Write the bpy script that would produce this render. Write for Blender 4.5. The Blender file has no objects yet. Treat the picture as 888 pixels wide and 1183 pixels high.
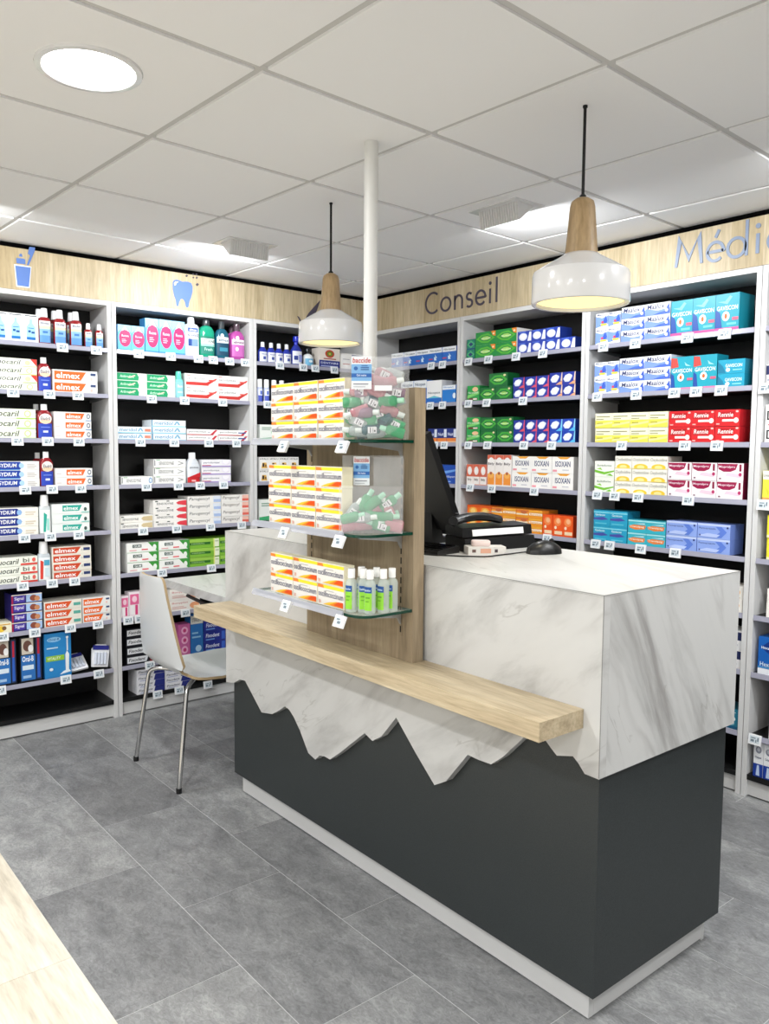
import bpy, math, random
from mathutils import Vector, Matrix
random.seed(7)
S = bpy.context.scene
col = S.collection
PI = math.pi

# ---------------------------------------------------------------- camera (solved from ceiling grid + shelf lines)
F_PX, YAW, PITCH, ROLL = 935.2757, -0.8834177, -0.0780539, 0.0077718
CAM = Vector((4.01568, -0.45692, 1.39))
_fw = Vector((math.sin(YAW)*math.cos(PITCH), math.cos(YAW)*math.cos(PITCH), math.sin(PITCH)))
_r = _fw.cross(Vector((0, 0, 1))).normalized(); _u = _r.cross(_fw)
_R = _r*math.cos(ROLL) + _u*math.sin(ROLL); _U = -_r*math.sin(ROLL) + _u*math.cos(ROLL)
cam_d = bpy.data.cameras.new('camera'); cam = bpy.data.objects.new('camera', cam_d); col.objects.link(cam)
cam_d.sensor_fit = 'HORIZONTAL'; cam_d.sensor_width = 36; cam_d.lens = F_PX*36/888
cam_d.clip_start = .02
M = Matrix((_R, _U, -_fw)).transposed().to_4x4(); M.translation = CAM
cam.matrix_world = M
S.camera = cam
def ray(x, y): return _fw + _R*((x-444)/F_PX) - _U*((y-591.5)/F_PX)
def at_x(x, y, X): d = ray(x, y); return CAM + d*((X-CAM.x)/d.x)
def at_y(x, y, Y): d = ray(x, y); return CAM + d*((Y-CAM.y)/d.y)
def at_z(x, y, Z): d = ray(x, y); return CAM + d*((Z-CAM.z)/d.z)

# ---------------------------------------------------------------- world, exposure
w = bpy.data.worlds.new('world'); S.world = w; w.use_nodes = True
w.node_tree.nodes['Background'].inputs[0].default_value = (1, 1, 1, 1)
w.node_tree.nodes['Background'].inputs[1].default_value = .05
vs = S.view_settings
vs.view_transform = 'Standard'; vs.look = 'None'; vs.gamma = 1; vs.use_curve_mapping = False
vs.exposure = 0.12
P_DOWN, P_WASH, P_PEND = 14.5, 9.0, 2.0

# ---------------------------------------------------------------- colour + materials
def lin(c):
    if isinstance(c, str):
        c = c.lstrip('#'); c = [int(c[i:i+2], 16)/255 for i in (0, 2, 4)]
    return tuple(x/12.92 if x <= .04045 else ((x+.055)/1.055)**2.4 for x in c) + (1.0,)
def mat(name, colr, rough=.5, metal=0, spec=.5, alpha=1, trans=0, ior=1.45, emit=None, es=0, coat=0):
    m = bpy.data.materials.new(name); m.use_nodes = True
    b = m.node_tree.nodes['Principled BSDF']
    b.inputs['Base Color'].default_value = lin(colr); b.inputs['Roughness'].default_value = rough
    b.inputs['Metallic'].default_value = metal; b.inputs['Specular IOR Level'].default_value = spec
    b.inputs['Alpha'].default_value = alpha; b.inputs['Transmission Weight'].default_value = trans
    b.inputs['IOR'].default_value = ior; b.inputs['Coat Weight'].default_value = coat
    if emit: b.inputs['Emission Color'].default_value = lin(emit); b.inputs['Emission Strength'].default_value = es
    return m
def nodes(m): return m.node_tree.nodes, m.node_tree.links, m.node_tree.nodes['Principled BSDF']
def ramp(N, stops):
    r = N.new('ShaderNodeValToRGB'); e = r.color_ramp.elements
    while len(e) < len(stops): e.new(.5)
    for k, (p, c) in enumerate(stops): e[k].position = p; e[k].color = lin(c)
    return r
def coords(N, L, scale, rot=(0, 0, 0), kind='Object', per_object=False):
    t = N.new('ShaderNodeTexCoord'); m = N.new('ShaderNodeMapping')
    m.inputs['Scale'].default_value = scale; m.inputs['Rotation'].default_value = rot
    src = t.outputs[kind]
    if per_object:
        oi = N.new('ShaderNodeObjectInfo'); mul = N.new('ShaderNodeMath'); mul.operation = 'MULTIPLY'; mul.inputs[1].default_value = 37
        L.new(oi.outputs['Random'], mul.inputs[0])
        add = N.new('ShaderNodeVectorMath'); L.new(src, add.inputs[0]); L.new(mul.outputs[0], add.inputs[1]); src = add.outputs[0]
    L.new(src, m.inputs['Vector'])
    return m.outputs[0]
def noise(N, L, vec, sc, det=4, rough=.55, dist=0):
    n = N.new('ShaderNodeTexNoise'); n.inputs['Scale'].default_value = sc; n.inputs['Detail'].default_value = det
    n.inputs['Roughness'].default_value = rough; n.inputs['Distortion'].default_value = dist
    L.new(vec, n.inputs['Vector']); return n.outputs['Fac']
def mixc(N, L, fac, a, b, mode='MIX'):
    m = N.new('ShaderNodeMix'); m.data_type = 'RGBA'; m.blend_type = mode
    for s, v in ((m.inputs[0], fac), (m.inputs[6], a), (m.inputs[7], b)):
        if hasattr(v, 'links') or hasattr(v, 'is_output'): L.new(v, s)
        else: s.default_value = v
    return m.outputs[2]
def wood(name, stops, grain, board=None, rough=.45, per_object=False):
    """grain = per axis stretch; board = (axis index, width) for board-to-board tone steps"""
    m = mat(name, stops[0][1], rough); N, L, B = nodes(m)
    v = coords(N, L, grain, per_object=per_object)
    n1 = noise(N, L, v, 1.0, 6, .62, .6)
    rp = ramp(N, stops); L.new(n1, rp.inputs[0]); out = rp.outputs[0]
    v2 = coords(N, L, tuple(g*5 for g in grain), per_object=per_object)
    n2 = noise(N, L, v2, 1.0, 3, .6)
    r2 = ramp(N, [(.3, '#c8c4be'), (.62, '#ffffff')]); L.new(n2, r2.inputs[0])
    out = mixc(N, L, .55, out, r2.outputs[0], 'MULTIPLY')
    if board:
        t = N.new('ShaderNodeTexCoord'); sp = N.new('ShaderNodeSeparateXYZ'); L.new(t.outputs['Object'], sp.inputs[0])
        d = N.new('ShaderNodeMath'); d.operation = 'DIVIDE'; d.inputs[1].default_value = board[1]; L.new(sp.outputs[board[0]], d.inputs[0])
        f = N.new('ShaderNodeMath'); f.operation = 'FLOOR'; L.new(d.outputs[0], f.inputs[0])
        wn = N.new('ShaderNodeTexWhiteNoise'); wn.noise_dimensions = '1D'; L.new(f.outputs[0], wn.inputs['W'])
        r3 = ramp(N, [(0, '#e2dccf'), (1, '#ffffff')]); L.new(wn.outputs['Value'], r3.inputs[0])
        out = mixc(N, L, .8, out, r3.outputs[0], 'MULTIPLY')
    L.new(out, B.inputs['Base Color']); return m
def marble(name, rot, stretch, dark='#bdbbb9', seed=0.0):
    """soft grey bands and a few sharper veins, drawn out along one slanted direction"""
    m = mat(name, '#e6e6e4', .32); N, L, B = nodes(m)
    t = N.new('ShaderNodeTexCoord'); m1 = N.new('ShaderNodeMapping'); m1.inputs['Rotation'].default_value = rot; m1.inputs['Location'].default_value = (seed, seed, seed)
    m2 = N.new('ShaderNodeMapping'); m2.inputs['Scale'].default_value = stretch
    L.new(t.outputs['Object'], m1.inputs[0]); L.new(m1.outputs[0], m2.inputs[0]); v = m2.outputs[0]
    big = noise(N, L, v, 1.5, 7, .6, .5)
    rb = ramp(N, [(.33, dark), (.42, '#bcbcba'), (.5, '#cacac8'), (1, '#d4d4d2')]); L.new(big, rb.inputs[0])
    def ridge(sc, dist, wdt):
        n = noise(N, L, v, sc, 5, .5, dist)
        s = N.new('ShaderNodeMath'); s.operation = 'SUBTRACT'; s.inputs[1].default_value = .5; L.new(n, s.inputs[0])
        a = N.new('ShaderNodeMath'); a.operation = 'ABSOLUTE'; L.new(s.outputs[0], a.inputs[0])
        r = ramp(N, [(0, '#000000'), (wdt, '#ffffff')]); L.new(a.outputs[0], r.inputs[0]); return r.outputs[0]
    v1 = ridge(.9, .5, .03)
    mask = noise(N, L, v, 1.3, 2, .5); rm = ramp(N, [(.5, '#000000'), (.66, '#d0d0d0')]); L.new(mask, rm.inputs[0])
    c = mixc(N, L, v1, lin('#a3a19f'), rb.outputs[0])
    c1 = mixc(N, L, rm.outputs[0], rb.outputs[0], c)
    v2 = ridge(2.6, .9, .016)
    mk = noise(N, L, v, 2.1, 3, .6); rk = ramp(N, [(.52, '#000000'), (.62, '#b8b8b8')]); L.new(mk, rk.inputs[0])
    c2 = mixc(N, L, rk.outputs[0], c1, mixc(N, L, v2, lin('#96948f'), c1))
    L.new(c2, B.inputs['Base Color']); return m

MAT = {}
MAT['white_lam'] = mat('white_laminate', '#d6d6d6', .4)
MAT['black'] = mat('black_laminate', '#060607', .5)
MAT['shelf_black'] = mat('black_shelf_board', '#0e0f10', .45)
MAT['rail'] = mat('grey_plastic_rail', '#9a9aaa', .3)
MAT['rail_clear'] = mat('clear_plastic_rail', '#c9ccd6', .12, alpha=.5)
MAT['tag'] = mat('price_tag_plastic', '#eef0f2', .35)
MAT['tag_screen'] = mat('price_tag_screen', '#d3dde4', .3)
MAT['ink'] = mat('dark_ink', '#6f7f8a', .6)
MAT['seam'] = mat('dark_seam', '#3a3a38', .7)
MAT['edge'] = mat('grey_edge_seam', '#8d8d8b', .6)
MAT['gap'] = mat('painted_gap_black', '#050505', .95, spec=.05)  # shade of the header gap, put into the colour
MAT['slot'] = mat('dark_slot', '#1c1a17', .8)
MAT['ceil'] = mat('ceiling_tile', '#f5f5f5', .85, spec=.2)
MAT['bar'] = mat('ceiling_grid_metal', '#cbcac8', .6)
MAT['slab'] = mat('ceiling_slab', '#55534f', .9)
MAT['wall'] = mat('wall_paint', '#e2e2e2', .8)
MAT['wall_dark'] = mat('wall_dark_paint', '#1b1b1b', .9)
MAT['chrome'] = mat('chrome', '#c8c8c8', .14, metal=1)
MAT['black_plastic'] = mat('black_plastic', '#131314', .35)
MAT['black_gloss'] = mat('black_gloss', '#0b0b0c', .12)
MAT['rubber'] = mat('black_rubber', '#161616', .7)
MAT['grey_metal'] = mat('grey_metal', '#a9abad', .35, metal=.6)
MAT['white_paint'] = mat('white_enamel', '#e4e4e4', .18, coat=.5)
MAT['pole'] = mat('white_painted_pole', '#e2e2df', .35)
MAT['cord'] = mat('black_cord', '#0d0d0d', .6)
MAT['down_glow'] = mat('downlight_diffuser', '#ffffff', .5, emit='#ffffff', es=14)
MAT['wash_glow'] = mat('washlight_lens', '#ffffff', .5, emit='#f6fbff', es=3)
MAT['pend_glow'] = mat('pendant_diffuser', '#ffeebb', .5, emit='#ffe9a2', es=.85)
MAT['glass'] = mat('shelf_glass', '#dfeee8', .03, alpha=.28)
MAT['glass_edge'] = mat('green_glass_edge', '#0d3b2c', .08)
MAT['film'] = mat('clear_film', '#f2f4f6', .1, alpha=.13)
MAT['kick'] = mat('grey_plinth', '#cfcfce', .4)
MAT['shell'] = mat('white_chair_shell', '#cfd2d4', .28)
MAT['ply'] = mat('plywood_edge', '#b09a78', .6)
MAT['sign_dark'] = mat('sign_slate_violet', '#4d4757', .5)
MAT['sign_blue'] = mat('sign_blue', '#5f7fc0', .45)
MAT['sign_pale'] = mat('sign_white_edge', '#e8ecf5', .5)
MAT['sign_steel'] = mat('sign_steel_blue', '#8391aa', .4)
MAT['wood_head'] = wood('oak_fascia', [(.25, '#b8a888'), (.5, '#d0c0a0'), (.75, '#ddd0b4')], (16, 16, 1.6), (1, .13))
MAT['wood_head_r'] = wood('oak_fascia_right', [(.25, '#b8a888'), (.5, '#d0c0a0'), (.75, '#ddd0b4')], (16, 16, 1.6), (0, .13))
MAT['wood_fin'] = wood('oak_panel', [(.25, '#857660'), (.5, '#a29178'), (.75, '#b5a58a')], (22, 22, 2.0))
MAT['wood_plank'] = wood('oak_plank', [(.25, '#a8967a'), (.5, '#c6b596'), (.75, '#d5c7aa')], (2.2, 24, 30))
MAT['wood_floor'] = wood('pale_oak_floor', [(.25, '#d2c8b4'), (.5, '#e4dccb'), (.75, '#eee8dc')], (1.6, 14, 14), rough=.4, per_object=True)
MAT['wood_lamp'] = wood('beech_neck', [(.25, '#937a58'), (.5, '#ae936c'), (.75, '#bfa57e')], (26, 26, 5))
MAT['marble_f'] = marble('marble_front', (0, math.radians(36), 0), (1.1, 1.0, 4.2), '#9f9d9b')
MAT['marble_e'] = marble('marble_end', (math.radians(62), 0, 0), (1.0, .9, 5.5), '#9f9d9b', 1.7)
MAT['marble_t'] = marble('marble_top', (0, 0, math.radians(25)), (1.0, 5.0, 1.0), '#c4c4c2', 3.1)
# anthracite fine speckle
m = MAT['anthracite'] = mat('anthracite_laminate', '#3c3f41', .42); N, L, B = nodes(m)
n = noise(N, L, coords(N, L, (1, 1, 1)), 420, 2, .6); r_ = ramp(N, [(.35, '#292d2e'), (.65, '#353a3b')]); L.new(n, r_.inputs[0]); L.new(r_.outputs[0], B.inputs['Base Color'])
# grey stone floor tiles, tone per tile + clouds + scratches
m = MAT['tile'] = mat('grey_stone_tile', '#77787a', .42); N, L, B = nodes(m)
v = coords(N, L, (1, 1.7, 1), per_object=True)
n1 = noise(N, L, v, 6.0, 9, .72, .6); r1 = ramp(N, [(.28, '#828384'), (.5, '#9fa0a0'), (.72, '#bebfbe')]); L.new(n1, r1.inputs[0])
n2 = noise(N, L, v, 38, 6, .75, 1.8); r2 = ramp(N, [(.32, '#a8a8a8'), (.66, '#ffffff')]); L.new(n2, r2.inputs[0])
c = mixc(N, L, .75, r1.outputs[0], r2.outputs[0], 'MULTIPLY')
oi = N.new('ShaderNodeObjectInfo'); r3 = ramp(N, [(0, '#dcdcde'), (1, '#ffffff')]); L.new(oi.outputs['Random'], r3.inputs[0])
c = mixc(N, L, 1.0, c, r3.outputs[0], 'MULTIPLY'); L.new(c, B.inputs['Base Color'])
MAT['grout'] = mat('light_grout', '#c4c5c5', .8)
# printed card / coloured plastic: flat print colours stored per face
def attr_mat(name, rough, **k):
    m = mat(name, '#ffffff', rough, **k); N, L, B = nodes(m)
    a = N.new('ShaderNodeAttribute'); a.attribute_name = 'ink'; L.new(a.outputs['Color'], B.inputs['Base Color']); return m
MAT['print'] = attr_mat('printed_card', .38)
MAT['bottle'] = attr_mat('coloured_bottle_plastic', .12, coat=.3)
MAT['mini_plastic'] = attr_mat('translucent_mini_bottle', .1, alpha=.68)
MAT['clear_bottle'] = attr_mat('clear_bottle_plastic', .05, alpha=.38)

# ---------------------------------------------------------------- mesh helpers
class MB:
    """collects faces (with a material key and an ink colour) and builds ONE mesh"""
    def __init__(s): s.v = []; s.f = []; s.m = []; s.c = []
    def face(s, idx, m=0, c=None): s.f.append(tuple(idx)); s.m.append(m); s.c.append(c)
    def box(s, x0, y0, z0, x1, y1, z1, m=0, c=None, skip=''):
        b = len(s.v); s.v += [(x0, y0, z0), (x1, y0, z0), (x1, y1, z0), (x0, y1, z0), (x0, y0, z1), (x1, y0, z1), (x1, y1, z1), (x0, y1, z1)]
        for f in ((3, 2, 1, 0), (4, 5, 6, 7), (0, 1, 5, 4), (1, 2, 6, 5), (2, 3, 7, 6), (3, 0, 4, 7)): s.face([b+i for i in f], m, c)
    def prism(s, pts, off, m=0, c=None, ms=None):
        """pts: 3D polygon, extruded by vector off"""
        n = len(pts); b = len(s.v); off = Vector(off)
        s.v += [tuple(p) for p in pts] + [tuple(Vector(p)+off) for p in pts]
        s.face(range(b+n-1, b-1, -1), m, c); s.face(range(b+n, b+2*n), m, c)
        for i in range(n): j = (i+1) % n; s.face((b+i, b+j, b+n+j, b+n+i), m if ms is None else ms, c)
    def rings(s, rings, m=0, c=None, cap0=True, cap1=True):
        k = len(rings[0]); b = len(s.v)
        for r in rings: s.v += [tuple(p) for p in r]
        for i in range(len(rings)-1):
            cc = c[i] if isinstance(c, list) else c
            for j in range(k):
                q = (j+1) % k; s.face((b+i*k+j, b+i*k+q, b+(i+1)*k+q, b+(i+1)*k+j), m, cc)
        c0 = c[0] if isinstance(c, list) else c; c1 = c[-1] if isinstance(c, list) else c
        if cap0: s.face([b+j for j in reversed(range(k))], m, c0)
        if cap1: s.face([b+(len(rings)-1)*k+j for j in range(k)], m, c1)
    def lathe(s, prof, n=24, cx=0, cy=0, m=0, c=None, cap0=True, cap1=True):
        s.rings([[(cx+r*math.cos(2*PI*j/n), cy+r*math.sin(2*PI*j/n), z) for j in range(n)] for r, z in prof], m, c, cap0, cap1)
    def tube(s, pts, r, n=8, m=0, c=None):
        pts = [Vector(p) for p in pts]; rs = []; up = None
        for i, p in enumerate(pts):
            t = (pts[min(i+1, len(pts)-1)] - pts[max(i-1, 0)]).normalized()
            if up is None:
                up = Vector((0, 0, 1)) if abs(t.z) < .9 else Vector((1, 0, 0))
            a = (up - t*up.dot(t)).normalized(); bb = t.cross(a); up = a
            rs.append([p + a*(r*math.cos(2*PI*k/n)) + bb*(r*math.sin(2*PI*k/n)) for k in range(n)])
        s.rings(rs, m, c)
    def mesh(s, name, mats, smooth=False):
        me = bpy.data.meshes.new(name); me.from_pydata([tuple(v) for v in s.v], [], s.f)
        for mm in mats: me.materials.append(MAT[mm] if isinstance(mm, str) else mm)
        me.polygons.foreach_set('material_index', s.m)
        if any(c is not None for c in s.c):
            a = me.color_attributes.new('ink', 'FLOAT_COLOR', 'CORNER'); data = []
            for f, c in zip(s.f, s.c):
                q = lin(c) if c is not None else (1, 1, 1, 1)
                data += list(q)*len(f)
            a.data.foreach_set('color', data)
        if smooth:
            me.polygons.foreach_set('use_smooth', [True]*len(s.f)); me.set_sharp_from_angle(angle=math.radians(40))
        me.update(); return me
    def build(s, name, mats, parent=None, smooth=False):
        return obj(name, s.mesh(name, mats if isinstance(mats, (list, tuple)) else [mats], smooth), parent)
def obj(name, me, parent=None):
    o = bpy.data.objects.new(name, me); col.objects.link(o)
    if parent: o.parent = parent
    return o
def tag(o, label=None, cat=None, group=None, kind=None):
    if label: o['label'] = label
    if cat: o['category'] = cat
    if group: o['group'] = group
    if kind: o['kind'] = kind
    return o
def thing(name, label, cat, loc=(0, 0, 0), rz=0, group=None):
    e = bpy.data.objects.new(name, None); col.objects.link(e); e.location = loc; e.rotation_euler = (0, 0, rz); e.empty_display_size = .05
    return tag(e, label, cat, group)
def copy_tree(o, parent=None):
    c = o.copy(); col.objects.link(c)
    if parent: c.parent = parent
    for ch in list(o.children): copy_tree(ch, c)
    return c
def smooth_path(pts, r=.03, k=5):
    """polyline with rounded corners"""
    P = [Vector(p) for p in pts]; out = [P[0]]
    for i in range(1, len(P)-1):
        a, b, c = P[i-1], P[i], P[i+1]; u = (a-b); v_ = (c-b); d = min(r, u.length*.49, v_.length*.49)
        p0 = b + u.normalized()*d; p2 = b + v_.normalized()*d
        for t in range(k+1):
            t /= k; out.append(p0*(1-t)**2 + b*2*t*(1-t) + p2*t*t)
    out.append(P[-1]); return out
_tc = {}
def text_tris(txt, slant=0):
    """outline font -> normalised (0..1) triangles"""
    k = (txt, slant)
    if k in _tc: return _tc[k]
    cu = bpy.data.curves.new('t', 'FONT'); cu.body = txt; cu.resolution_u = 2; cu.shear = slant; cu.offset = .014 if len(txt) < 10 else .004
    o = bpy.data.objects.new('t', cu); col.objects.link(o)
    bpy.context.view_layer.update()
    me = bpy.data.meshes.new_from_object(o.evaluated_get(bpy.context.evaluated_depsgraph_get()))
    V_ = [(v.co.x, v.co.y) for v in me.vertices]; F_ = [tuple(p.vertices) for p in me.polygons]
    x0 = min(a for a, b in V_); x1 = max(a for a, b in V_); y0 = min(b for a, b in V_); y1 = max(b for a, b in V_)
    V_ = [((a-x0)/(x1-x0), (b-y0)/(y1-y0)) for a, b in V_]
    bpy.data.objects.remove(o); bpy.data.curves.remove(cu); bpy.data.meshes.remove(me)
    _tc[k] = (V_, F_); return _tc[k]
def draw_print(mb, spec, w, h, y, x0=None, z0=0, m=0, step=.00022):
    """flat print on a plane facing -y: shapes in 0..1 coordinates, later shapes lie on earlier ones"""
    if x0 is None: x0 = -w/2
    for k, d in enumerate(spec):
        yy = y - step*(k+1); b = len(mb.v)
        if d[0] == 'r':
            _, u0, v0, u1, v1, c = d; pts = [(u0, v0), (u1, v0), (u1, v1), (u0, v1)]
        elif d[0] == 'p': pts, c = d[1], d[2]
        elif d[0] == 'e':
            _, cu, cv, ru, rv, c = d; pts = [(cu+ru*math.cos(2*PI*i/18), cv+rv*math.sin(2*PI*i/18)) for i in range(18)]
        if d[0] == 't':
            txt, u0, v0, u1, v1, c = d[1:7]; V_, F_ = text_tris(txt, d[7] if len(d) > 7 else 0)
            mb.v += [(x0+w*(u0+a*(u1-u0)), yy, z0+h*(v0+q*(v1-v0))) for a, q in V_]
            for f in F_: mb.face([b+i for i in f], m, c)
        else:
            mb.v += [(x0+w*min(max(a, .003), .997), yy, z0+h*min(max(q, .004), .996)) for a, q in pts]; mb.face(range(b, b+len(pts)), m, c)

# ================================================================ THE ROOM
X0, X1, Y0, Y1 = -.27, 6.2, -3.2, 2.97
ZC = 2.3228
def struct(name, mb, mats, parent=None):
    o = mb.build(name, mats, parent)
    if not parent: o['kind'] = 'structure'
    return o
YW = .228     # stone / wood boundary
mb = MB(); mb.box(X0, Y0, -.1, X1, Y1, -.0008); floor = struct('floor', mb, ['grout'])
# stone tiles 0.335 x 0.67, running bond
row = 0; y = YW
while y < Y1-.05:
    y1 = min(y+.341, Y1); off = 1.497-.67*4 if row % 2 == 0 else 1.823-.67*4
    k = 0; x = off
    while x < X1:
        a, b = max(x+.0012, X0), min(x+.67-.0012, X1)
        if b-a > .02:
            mb = MB(); mb.box(0, 0, 0, b-a, y1-y-.0024, .0008); o = mb.build('stone_tile', 'tile', floor)
            o.location = (a, y+.0012, -.0008)
        x += .67
    y = y1; row += 1
# pale oak planks
row = 0; y = YW
while y > Y0+.02:
    y0 = max(y-.262, Y0); x = 1.855-1.22*(3 if row % 2 == 0 else 2.45)
    while x < X1:
        a, b = max(x+.0006, X0), min(x+1.22-.0006, X1)
        if b-a > .02:
            mb = MB(); mb.box(0, 0, 0, b-a, y-y0-.0012, .0028); o = mb.build('floor_plank', 'wood_floor', floor)
            o.location = (a, y0+.0006, -.0008)
        x += 1.22
    y = y0; row += 1
# walls
for nm, bx, mt in (('wall_left', (X0-.1, Y0, 0, X0, Y1, 2.45), 'wall_dark'), ('wall_right', (X0-.1, Y1, 0, X1+.1, Y1+.1, 2.45), 'wall_dark'),
                   ('wall_front', (X0-.1, Y0-.1, 0, X1+.1, Y0, 2.45), 'wall'), ('wall_rear', (X1, Y0, 0, X1+.1, Y1, 2.45), 'wall')):
    mb = MB(); mb.box(*bx); struct(nm, mb, [mt])
# ceiling: slab, exposed grid bars, 600 mm drop-in tiles
mb = MB(); mb.box(X0-.1, Y0-.1, 2.36, X1+.1, Y1+.1, 2.45); ceiling = struct('ceiling', mb, ['slab'])
GX, GY, TH = -.16253, -.08991, .047053
def grid(i, j):
    c, s = math.cos(TH), math.sin(TH); return (GX + c*.6*i - s*.6*j, GY + s*.6*i + c*.6*j)
def clip(poly, x0, y0, x1, y1):
    for ax, val, sg in ((0, x0, 1), (0, x1, -1), (1, y0, 1), (1, y1, -1)):
        out = []
        for k in range(len(poly)):
            a, b = poly[k-1], poly[k]; ia = (a[ax]-val)*sg >= 0; ib = (b[ax]-val)*sg >= 0
            if ia != ib:
                t = (val-a[ax])/(b[ax]-a[ax]); out.append((a[0]+t*(b[0]-a[0]), a[1]+t*(b[1]-a[1])))
            if ib: out.append(b)
        poly = out
        if not poly: return []
    return poly
g = .012/.6
for i in range(-1, 12):
    for j in range(-6, 7):
        q = clip([grid(i+a, j+b) for a, b in ((g, g), (1-g, g), (1-g, 1-g), (g, 1-g))], X0, Y0, X1, Y1)
        if len(q) > 2:
            mb = MB(); cx = sum(a for a, b in q)/len(q); cy = sum(b for a, b in q)/len(q)
            mb.prism([(a-cx, b-cy, 0) for a, b in q], (0, 0, .02)); o = mb.build('ceiling_tile', 'ceil', ceiling); o.location = (cx, cy, ZC)
for ax in (0, 1):
    for i in range(-6, 13):
        q = [grid(*((i+s*g*1.05, t) if ax == 0 else (t, i+s*g*1.05))) for s, t in ((-1, -8), (1, -8), (1, 14), (-1, 14))]
        q = clip(q, X0, Y0, X1, Y1)
        if len(q) > 2:
            mb = MB(); mb.prism([(a, b, ZC+.006+.0006*ax) for a, b in q], (0, 0, .012)); mb.build('ceiling_grid_bar', 'bar', ceiling)

# ================================================================ LIGHTS (downlights, wall washers)
def area(name, loc, direction, sx, sy, power, colr=(1, 1, 1), shape='RECTANGLE', parent=None, spread=PI):
    d = bpy.data.lights.new(name, 'AREA'); d.shape = shape; d.size = sx; d.size_y = sy; d.energy = power; d.color = colr; d.spread = spread
    o = bpy.data.objects.new(name, d); col.objects.link(o); o.location = loc
    o.rotation_euler = Vector(direction).to_track_quat('-Z', 'Y').to_euler()
    if parent: o.parent = parent
    return o
def downlight(x, y, label, group=None, power=P_DOWN):
    t = thing('recessed_downlight', label, 'ceiling light', (x, y, ZC), 0, group)
    mb = MB(); prof = [(.128, 0), (.126, -.006), (.112, -.007), (.106, -.002), (.100, .012)]
    mb.lathe(prof, 40, cap0=False, cap1=False); mb.build('trim_ring', 'white_paint', t, True)
    mb = MB(); mb.lathe([(.1055, .0), (.1, -.0012), (.05, -.003), (.001, -.0035)], 40, cap0=False); mb.build('diffuser', 'down_glow', t, True)
    area('lamp_light', (0, 0, -.02), (0, 0, -1),   .2, .2, power, (.975, .985, 1), 'DISK', t)
downlight(1.936, .294, 'round recessed downlight in ceiling tile beyond the chair aisle', None, 8.0)
for k, (x, y) in enumerate(((3.25, -1.0), (1.95, -1.0), (3.2, -2.2), (4.6, -.6), (4.5, -1.8), (3.5, 1.95), (4.3, 1.25), (.7, -1.0), (1.95, -2.2))):  # unseen lamps added, placed for their light on counter and floor
    downlight(x, y, 'unseen round downlight added to light the shop', 'unseen downlights added to light the shop')
def washer(x, y, rz, label, group=None):
    """wedge housing: ribbed face towards the room, lens towards the wall (+y local)"""
    t = thing('wall_washer_light', label, 'ceiling light', (x, y, ZC), rz, group)
    mb = MB(); mb.box(-.125, -.035, -.004, .125, .13, 0); mb.build('mounting_plate', 'white_paint', t)
    mb = MB(); mb.prism([(-.1, 0, -.004), (-.1, .012, -.066), (-.1, .018, -.066), (-.1, .094, -.004)], (.2, 0, 0)); mb.build('housing', 'white_paint', t)
    mb = MB()
    for k in range(16):
        xx = -.096+k*.0123; mb.prism([(xx, -.004, -.004), (xx, .008, -.068), (xx, .013, -.066), (xx, .001, -.004)], (.007, 0, 0))
    mb.build('cooling_ribs', 'white_paint', t)
    mb = MB(); mb.prism([(-.09, .026, -.0625), (-.09, .09, -.0105), (-.09, .091, -.0115), (-.09, .027, -.0635)], (.18, 0, 0)); mb.build('lens', 'wash_glow', t)
    area('lamp_light', (0, .07, -.056), (0, .60, -.80), .17, .05, P_WASH, (.96, .985, 1), 'RECTANGLE', t)
washer(1.815, 1.90, 0, 'ribbed wedge light on ceiling facing the Conseil wall')
washer(.706, 1.457, PI/2, 'ribbed wedge light on ceiling facing the tooth sign')
washer(3.03, 1.93, 0, 'ribbed wedge light on ceiling facing the Médi wall')
washer(.72, .25, PI/2, 'ribbed wedge light on ceiling facing the toothbrush cup sign')
washer(4.25, 1.95, 0, 'ribbed wedge light on ceiling past the Médi bay')

# ================================================================ FASCIA BOARDS with lettering
FZ0, FZ1 = 2.108, 2.297
mb = MB(); mb.box(-.02, -.6, FZ0, 0, 2.69, FZ1); fl = mb.build('fascia_board', 'wood_head')
tag(fl, 'oak header board above the toothpaste shelves with blue icons', 'header board')
mb = MB(); mb.box(0.0005, 2.69, FZ0, 4.15, 2.71, FZ1); fr = mb.build('fascia_board', 'wood_head_r')
tag(fr, 'oak header board above the medicine shelves with Conseil lettering', 'header board')
mb = MB(); mb.box(-.045, -.6, FZ1-.02, -.0205, 2.71, ZC-.0005); mb.build('painted_gap_shade', 'gap', fl)  # black strip added as painted shade between header and ceiling
mb = MB(); mb.box(-.02, 2.7105, FZ1-.02, 4.15, 2.735, ZC-.0005); mb.build('painted_gap_shade', 'gap', fr)  # same painted shade above the right header
def decal(name, polys, mt, parent, side, thick=.0025, label=None):
    """polys: lists of pixels on the fascia plane, cut from thin sheet"""
    mb = MB()
    for k, pts in enumerate(polys):
        W = [at_x(x, y, 0.0) if side == 'L' else at_y(x, y, 2.69) for x, y in pts]
        mb.prism(W, (thick, 0, 0) if side == 'L' else (0, -thick, 0))
    o = mb.build(name, mt, parent)
    if label: o['label'] = label
    return o
def z8(pts, x0, y0, s): return [(x0+a/s, y0+b/s) for a, b in pts]
s14 = 14.8
decal('cup_outline', [z8([(240, 520), (535, 565), (505, 930), (280, 905)], 0, 270, s14)], 'sign_pale', fl, 'L', .0012)
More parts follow.
